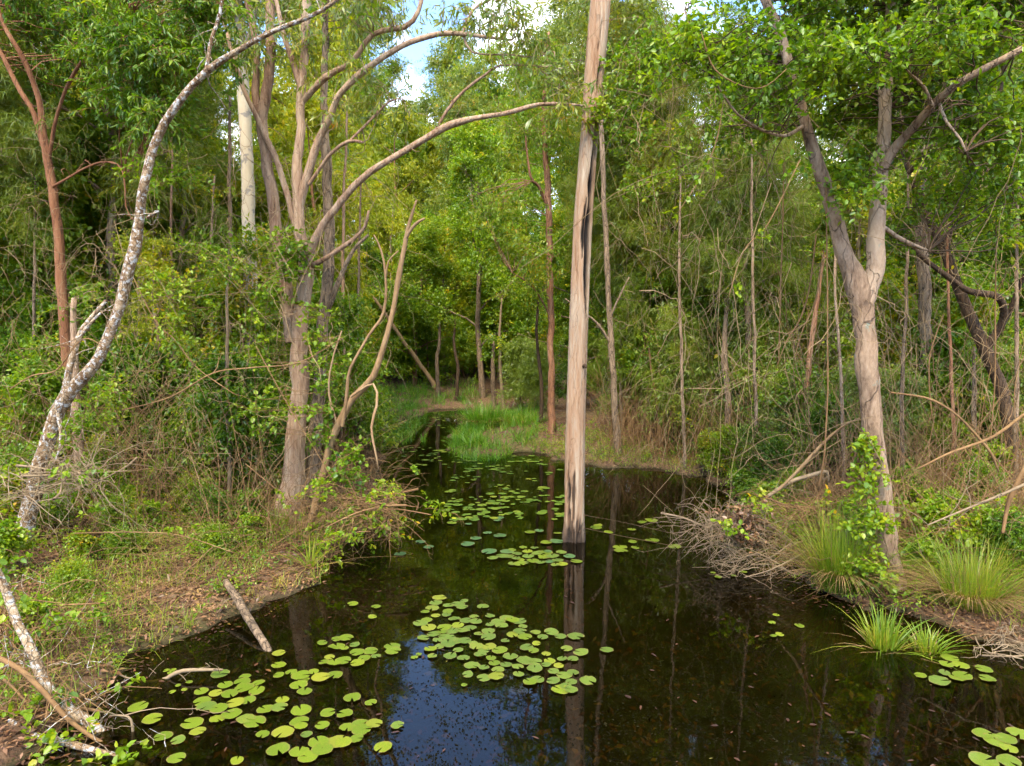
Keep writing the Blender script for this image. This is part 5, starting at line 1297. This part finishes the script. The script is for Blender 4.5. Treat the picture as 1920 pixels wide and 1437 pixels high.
strand('arching_cane', 'tan cane arching over the bank right of the forked trunk', [(1670, 736, 8.2, 3), (1740, 748, 8.2, 4), (1790, 775, 8.2, 4), (1830, 815, 8.2, 5), (1858, 850, 8.2, 5), (1872, 885, 8.2, 4)], 'twig', 'cane', seed=80)
strand('arching_cane', 'thin dead branch rising across the right bank to the forked trunk', [(1460, 920, 8.8, 5), (1500, 880, 8.7, 6), (1545, 830, 8.5, 6), (1580, 800, 8.3, 4), (1612, 785, 8.1, 3)], 'dead_stem', 'branch', seed=81, side_twigs=6)
strand('arching_cane', 'thicker dead branch lying in the brush behind the brush heap', [(1440, 930, 9.2, 7), (1480, 905, 9.2, 8), (1520, 892, 9.2, 8), (1550, 885, 9.2, 6), (1552, 905, 9.2, 4)], 'twig_grey', 'branch', seed=82, side_twigs=6)
strand('arching_cane', 'long dead cane leaning in from the right edge of the bank', [(1930, 770, 7.6, 5), (1860, 820, 7.6, 6), (1780, 850, 7.6, 5), (1720, 880, 7.6, 3)], 'twig', 'cane', seed=83, side_twigs=6)
strand('arching_cane', 'heavier tan cane at the right edge above the skirted tuft', [(1940, 840, 7.4, 8), (1910, 900, 7.4, 9), (1890, 950, 7.4, 8), (1880, 1000, 7.3, 6)], 'twig', 'cane', seed=84, side_twigs=10)
strand('arching_cane', 'straight dead twig sloping over the brush at the right edge', [(1940, 900, 7.2, 6), (1860, 935, 7.2, 5), (1800, 960, 7.2, 4), (1740, 985, 7.2, 3)], 'twig_grey', 'cane', seed=85, side_twigs=8)
strand('slack_wire', 'thin slack strand running from the dead trunk to the brush heap, upper', [(1094, 966, 9.65, .8), (1160, 978, 9.4, .8), (1260, 1000, 9.0, .8)], 'twig_dark', 'wire', seed=86)
strand('slack_wire', 'thin slack strand running from the dead trunk to the brush heap, lower', [(1094, 990, 9.65, .8), (1160, 1004, 9.2, .8), (1265, 1025, 8.7, .8)], 'twig_dark', 'wire', seed=87)

# brush heap over the water on the right
def brush_heap(name, label, px, py, Y, n, size, mat, seed, leafy=None, down=.3, cat='brush heap'):
    gg = np.random.default_rng(seed)
    p = W(px, py, Y)
    gz = max(0, hz(p[0], p[1]))
    root = empty(name, (p[0], p[1], gz)); tag(root, label, cat)
    o = np.array([p[0], p[1], gz])
    A = p + gg.normal(size=(n, 3)) * np.array([.30, .22, .10]) * size
    d = nrm(gg.normal(size=(n, 3)) * np.array([1, .8, .45]))
    ln = gg.uniform(.25, .85, n) * size
    sag = gg.normal(size=(n, 3)) * .12 * size; sag[:, 2] += .08 * size
    B = A + d * ln[:, None]; B[:, 2] -= down * ln
    B[:, 2] = np.maximum(B[:, 2], .01)
    mb = MB()
    k = 9
    P = arcs(gg, A, B, sag, k, .008)
    P[..., 2] = np.maximum(P[..., 2], .01)
    tubes(mb, P, gg.uniform(.003, .007, n)[:, None] * np.linspace(1, .35, k)[None], 4)
    j = gg.integers(0, n, n * 2); tt = gg.integers(3, k, n * 2)
    A2 = P[j, tt]; B2 = A2 + gg.normal(size=A2.shape) * .16 * size; B2[:, 2] = np.maximum(B2[:, 2] - .05, .01)
    P2 = arcs(gg, A2, B2, gg.normal(size=A2.shape) * .03, 6, .006); P2[..., 2] = np.maximum(P2[..., 2], .008)
    tubes(mb, P2, np.tile(np.linspace(.003, .001, 6), (n * 2, 1)), 3)
    mb.obj('twigs', M[mat], root, False, o)
    for q in range(5):
        a0 = p + gg.normal(size=3) * np.array([.35, .2, .06]) * size; d0 = nrm(gg.normal(size=3) * np.array([1, .7, .25]))
        rows = [[*(a0 + d0 * t * .55 * size + gg.normal(size=3) * .03), .016 * size * (1 - .6 * (t + 1) / 2)] for t in (-1, -.4, .2, 1)]
        for rw in rows: rw[2] = max(rw[2], .02)
        m4 = MB(); limb3(m4, rows, 6, .05, .15, seed + q, .006)
        m4.obj('limb', M[mat], root, True, o)
    if leafy:
        m2 = MB()
        i = gg.integers(0, n, leafy[2]); c = P[i, gg.integers(3, k, leafy[2])]
        sprays(m2, None, c, leafy[0], gg, leafy[3], leafy[4])
        m2.obj('leaves', M[leafy[1]], root, False, o)
    return root
brush_heap('brush_heap', 'grey heap of bare dead twigs hanging over the water on the right', 1370, 985, 9.0, 150, .95, 'twig_grey', 501)
m5 = MB()
c5 = W(1388, 985, 8.75)
sprays(m5, None, c5 + g.normal(size=(9, 3)) * np.array([.10, .06, .07]), 'broad', g, .9, .8)
tag(m5.obj('dead_leaf_clump', M['litter'], None, False, c5), 'clump of brown dead leaves caught in the grey brush heap', 'leaf clump', kind='stuff')
brush_heap('brush_heap', 'lower spray of bare twigs trailing into the water from the grey heap', 1420, 1040, 8.6, 70, .75, 'twig_grey', 502, down=.45)
brush_heap('brush_heap', 'twiggy leafy brush spilling over the water at the foot of the dead forked stem', 668, 950, 9.2, 190, 1.0, 'twig', 503, ('vine', 'leaf_bright', 60, .8, .6), down=.35, cat='brush')
brush_heap('brush_heap', 'pale dead twig spray tangled round the leaning tree foot', 105, 900, 8.0, 120, .95, 'twig_grey', 504, ('vine', 'leaf_bright', 10, .9, .6), down=.15, cat='brush')
brush_heap('brush_heap', 'small dead twig bundle at the right edge waterline', 1912, 1225, 6.3, 40, .5, 'twig_grey', 505, cat='brush')
brush_heap('brush_heap', 'leafy dead twigs tangled over the fallen branches in the bottom left corner', 40, 1340, 5.1, 90, .8, 'twig', 508, ('vine', 'leaf_bright', 8, .8, .6), down=.2, cat='brush')
brush_heap('brush_heap', 'thin leafy twigs on the bank above the bottom left branches', 30, 1190, 6.0, 90, .95, 'twig', 509, ('vine', 'leaf_bright', 8, .8, .6), down=.15, cat='brush')
brush_heap('brush_heap', 'dry brown brush piled right of the forked trunk', 1790, 1000, 8.6, 170, 1.3, 'twig', 506, ('vine', 'leaf_bright', 24, .9, .7), down=.2, cat='brush')
brush_heap('brush_heap', 'dry brown brush left of the forked trunk above the big tuft', 1530, 960, 8.9, 130, 1.1, 'twig', 507, ('vine', 'leaf_bright', 20, .9, .7), down=.2, cat='brush')

# leafy climbers
def climber(name, label, blobs, style, mat, size, dens, seed, path=None):
    gg = np.random.default_rng(seed)
    p0 = W(*blobs[0][:3])
    root = empty(name, p0); tag(root, label, 'climber')
    m1, m2 = MB(), MB()
    cs = np.vstack([ball(gg, n, W(px, py, Y), (rx / F * Y, rx / F * Y * .8, ry / F * Y)) for (px, py, Y, rx, ry, n) in blobs])
    o = np.argsort(cs[:, 2]); cs = cs[o]
    A, B = cs[:-1], cs[1:]
    tubes(m1, arcs(gg, A, B, gg.normal(size=A.shape) * .03, 6, .008), np.full((len(A), 6), .0035), 3)
    sprays(m2, m1, cs, style, gg, size, dens)
    m1.obj('stems', M['twig'], root, False, p0); m2.obj('leaves', M[mat], root, False, p0)
climber('leafy_climber', 'bright green climber with round leaves hugging the foot of the forked trunk',
        [(1622, 830, 7.5, 14, 30, 7), (1630, 900, 7.5, 16, 40, 10), (1628, 990, 7.45, 28, 45, 11), (1612, 1060, 7.4, 26, 30, 7), (1652, 1068, 7.35, 18, 22, 5)], 'vine', 'leaf_bright', .85, .9, 601)
climber('leafy_climber', 'leafy green climber covering the fork of the multi-stemmed tree',
        [(540, 470, 10.0, 40, 40, 18), (520, 540, 10.0, 40, 40, 12), (600, 620, 9.9, 40, 50, 10), (620, 700, 9.7, 40, 60, 10), (490, 640, 9.8, 40, 60, 10), (500, 760, 9.6, 40, 60, 8), (600, 800, 9.5, 40, 60, 8), (660, 870, 9.3, 40, 50, 12)], 'vine', 'leaf_bright', .95, .8, 602)
climber('leafy_climber', 'leafy green climber trailing beside the upper dead trunk',
        [(1150, 190, 9.6, 30, 35, 7), (1185, 140, 9.5, 50, 50, 10), (1215, 230, 9.4, 60, 60, 10), (1118, 215, 9.55, 16, 22, 4), (1240, 100, 9.2, 60, 60, 12), (1210, 330, 9.5, 40, 50, 6)], 'broad', 'leaf_mid', .95, .9, 603)
climber('leafy_climber', 'sunlit yellow-green climber leaves left of the white trunk',
        [(320, 330, 9.6, 60, 50, 10), (340, 560, 9.6, 60, 60, 10), (400, 480, 9.8, 60, 50, 10), (170, 800, 8.9, 60, 30, 8), (200, 740, 9, 50, 30, 6), (330, 620, 9.3, 40, 50, 7)], 'broad', 'leaf_bright', .9, .8, 604)

# ------------------------------------------------------------------ lily pads: each one a thing
def pad_mesh(seed, kindm):
    gg = np.random.default_rng(seed)
    n = 18
    gap = gg.uniform(.10, .22)
    a = np.linspace(gap, 2 * math.pi - gap, n)
    rr = 1 + .05 * np.sin(a * 2 + gg.random() * 6) + gg.normal(size=n) * .03
    hz_ = .02 + .07 * (gg.random(n) ** 3) + gg.uniform(.0, .16) * np.maximum(0, np.sin(a + gg.random() * 6)) ** 4
    V = [[.06, 0, .035]] + [[r * math.cos(t) * .55, r * math.sin(t) * .55, .04 + h * .2] for r, t, h in zip(rr, a, hz_)] + [[r * math.cos(t), r * math.sin(t), h] for r, t, h in zip(rr, a, hz_)]
    T, Q = [], []
    for i in range(n - 1):
        T.append([0, 1 + i, 2 + i]); Q.append([1 + i, 1 + n + i, 2 + n + i, 2 + i])
    mb = MB(); mb.add(V, Q, T)
    return mb.mesh('lily_pad', M[kindm], True)
PADS = {k: [pad_mesh(700 + i * 7 + j, k) for i in range(5)] for j, k in enumerate(('pad_grey', 'pad_yellow', 'pad_teal', 'pad_gold'))}
padg = np.random.default_rng(88)
def pad(px, py, r, kinds, label, group, wts=None):
    p = G(px, py)
    if pond_d(p[0], p[1])[0] > -.05: return
    k = kinds[int(padg.integers(len(kinds)))] if wts is None else padg.choice(kinds, p=wts)
    me = PADS[k][int(padg.integers(5))]
    o = bpy.data.objects.new('lily_pad', me); C.objects.link(o)
    o.location = (p[0], p[1], .004 + padg.uniform(0, .010))
    o.rotation_euler = (padg.normal() * .02, padg.normal() * .02, padg.uniform(0, 6.28))
    r *= padg.uniform(.55, 1.0)
    o.scale = (r * padg.uniform(.92, 1.05), r, r)
    tag(o, label, 'lily pad', group)
def crop(lst, ox, oy): return [(ox + x / 2.994, oy + y / 2.994) for x, y in lst]
left_pads = crop([(1810,750),(1890,725),(1890,770),(1565,805),(1820,857),(1880,860),(1565,873),(1565,930),(1235,925),(1635,912),(1760,912),(1375,940),(1360,970),(1690,935),(1800,945),(1880,930),(1705,957),(1675,985),(1450,975),(1265,985),(1130,1020),(1210,1030),(1290,1035),(1370,1005),(1440,1015),(1710,1020),(1585,1070),(1135,1080),(1320,1085),(1390,1070),(1160,1110),(1490,1125),(1565,1115),(1230,1120),(1300,1150),(1220,1175),(1380,1180),(1430,1195),(1840,1140),(1680,1190),(1690,1220),(1810,1215),(1080,1200),(1720,1265),(1475,1262),(1590,1255),(775,1110),(855,1180),(915,1275),(1000,1295),(1110,1245),(1560,1355),(1680,1360),(1790,1310),(1810,1350),(1730,1390),(1890,1305),(990,1395),(1330,1412),(1690,1130),(1850,830)], 0, 957) \
    + crop([(65,530),(195,545),(175,605),(25,720),(75,760),(15,780),(90,800),(165,795),(195,822),(130,835),(90,862),(285,770),(290,795),(10,850),(60,1060),(165,1085),(20,1150),(35,1225),(110,1210),(185,1205),(115,1240),(315,1215),(85,1290),(10,1310),(235,1335)], 640, 957)
for x, y in left_pads:
    pad(x, y, .082, ['pad_yellow', 'pad_grey', 'pad_gold'], 'yellow-green lily pad in the scattered drift at lower left', 'lily pads lower left', (.78, .12, .10))
for x, y in crop([(1000,988),(1035,1010),(935,905),(970,900),(960,920),(968,1022),(1062,972)], 0, 957):
    pad(x, y, .035, ['pad_yellow'], 'tiny lily pad beside the forked dead twig', 'tiny lily pads by the twig')
raft = crop([(550,495),(530,525),(510,555),(600,540),(655,530),(690,515),(680,548),(795,543),(470,575),(600,573),(530,595),(635,615),(445,640),(745,600),(835,597),(700,625),(755,630),(590,590),(930,610),(1000,628),(835,645),(900,650),(490,665),(580,660),(565,690),(680,680),(720,668),(770,697),(825,685),(825,715),(1000,685),(960,705),(1020,655),(460,720),(540,735),(610,720),(640,740),(580,715),(600,755),(690,735),(760,770),(655,790),(550,770),(1030,715),(1090,690),(1180,690),(1130,715),(1230,712),(1315,712),(920,738),(1095,755),(800,790),(890,790),(1040,775),(1080,795),(1265,780),(1345,805),(500,785),(610,825),(685,833),(780,815),(840,835),(950,828),(1150,810),(1170,850),(1030,850),(1080,855),(1240,840),(1300,840),(735,875),(800,890),(860,865),(880,900),(925,870),(990,885),(1085,893),(1220,880),(1190,910),(1300,915),(710,925),(800,945),(870,935),(995,925),(1100,955),(1060,970),(1190,960),(1250,930),(1290,965),(1385,960),(1230,1010),(1290,1015),(1260,990),(510,825),(480,620),(520,700),(620,680),(655,650),(740,750),(830,770),(1150,870),(960,620),(880,630)], 640, 957)
for x, y in raft:
    if x < 810 and padg.random() < .45: kk, wt = ['pad_gold', 'pad_yellow'], (.5, .5)
    else: kk, wt = ['pad_grey', 'pad_yellow', 'pad_gold'], (.80, .14, .06)
    pad(x, y, .080, kk, 'grey-green lily pad in the dense raft in front of the dead trunk', 'lily pad raft', wt)
for x, y in crop([(690,985),(410,830),(435,815)], 640, 957): pad(x, y, .05, ['pad_yellow'], 'small lily pad on the near side of the raft', 'small pads by the raft')
pad(*crop([(1490, 790)], 640, 957)[0], .09, ['pad_grey'], 'lone lily pad floating just right of the dead trunk reflection', None)
for x, y in crop([(445,180),(490,210),(330,248),(755,160),(710,195),(890,145),(820,130),(830,235)], 640, 957):
    pad(x, y, .105, ['pad_teal'], 'blue-green lily pad scattered left of the dead trunk foot', 'blue-green pads')
for x, y in crop([(620,75),(715,45),(890,45),(875,60),(1060,125),(1110,120),(1150,185),(1210,178),(1215,130),(715,80)], 640, 957):
    pad(x, y, .10, ['pad_yellow', 'pad_teal'], 'small lily pad in open water behind the teal pads', 'pads behind the teal pads')
for x, y in crop([(850,272),(905,262),(930,235),(960,225),(1020,212),(940,262),(985,248),(1010,280),(1050,262),(1045,235),(1085,215),(1100,245),(1075,285),(1130,270),(1150,240),(1170,290),(1185,262),(1215,285),(1235,240),(1280,262),(1200,310),(1240,305),(1120,295),(1000,305),(960,305),(1320,290),(1140,262),(980,275),(1030,300),(1160,235)], 640, 957):
    pad(x, y, .095, ['pad_yellow', 'pad_grey', 'pad_teal'], 'green lily pad in the small raft at the dead trunk foot', 'small raft at the trunk foot', (.4, .4, .2))
for x, y in crop([(1440,90),(1430,100),(1500,125),(1690,72),(1740,60),(1630,110),(1635,182),(1745,172),(1565,210),(1570,232),(1650,215),(1870,207)], 640, 957):
    pad(x, y, .11, ['pad_yellow'], 'yellow-green lily pad between the dead trunk and the grey brush heap', 'pads right of the dead trunk')
for x, y in crop([(1685,1262),(1815,1290),(1890,1265),(1760,1300),(1830,1345),(1690,1410),(1830,1418)], 1280, 957):
    pad(x, y, .10, ['pad_yellow'], 'green lily pad in the lower right corner', 'lower right pads')
for x, y in crop([(1335,930),(1440,965),(1470,920),(1560,875),(1710,950),(1570,935),(1500,835),(1480,870),(1540,945),(1690,895)], 1280, 957):
    pad(x, y, .085, ['pad_yellow', 'pad_grey'], 'lily pad beside the sword-leaved water clump', 'pads by the water clump')
for x, y in crop([(655,650),(500,637),(510,710),(545,700),(525,590),(200,380),(340,350),(170,355),(285,372)], 1280, 957):
    pad(x, y, .055, ['pad_yellow'], 'tiny lily pad in the dark water below the brush heap', 'tiny pads on the right')
mb = MB()
npad = 0
for _ in range(2600):
    x, y = padg.uniform(735, 1062), padg.uniform(772, 975)
    if y < 855 and x > 835: continue
    if y > 880 and x < 850 - (y - 880) * .2: continue
    if fbm(np.array([x / 55]), np.array([y / 18]), 91)[0] < .46: continue
    p = G(x, y)
    if pond_d(p[0], p[1])[0] > -.05: continue
    r = padg.uniform(.03, .09); m = 9
    a = np.linspace(.2, 2 * math.pi - .2, m) + padg.uniform(0, 6.28)
    V = np.vstack([[0, 0, 0], np.stack([np.cos(a), np.sin(a), np.zeros(m)], -1) * r]) + p + np.array([0, 0, .004 + padg.uniform(0, .012)])
    mb.add(V, None, [[0, i + 1, i + 2] for i in range(m - 1)])
    npad += 1
    if npad > 300: break
stuff('far_lily_pads', mb, 'far_pad', 'hundreds of small yellow-green lily pads strewn over the far narrow water', 'lily pads')

# joined fine pieces (leaves, blades, twigs) are parts of kind stuff
for o in bpy.data.objects:
    if o.parent is not None and o.name.split('.')[0] in ('crown', 'twigs', 'leaves', 'bright_leaves', 'foliage', 'blades', 'dry_blades', 'dry_skirt', 'stems'):
        o['kind'] = 'stuff'
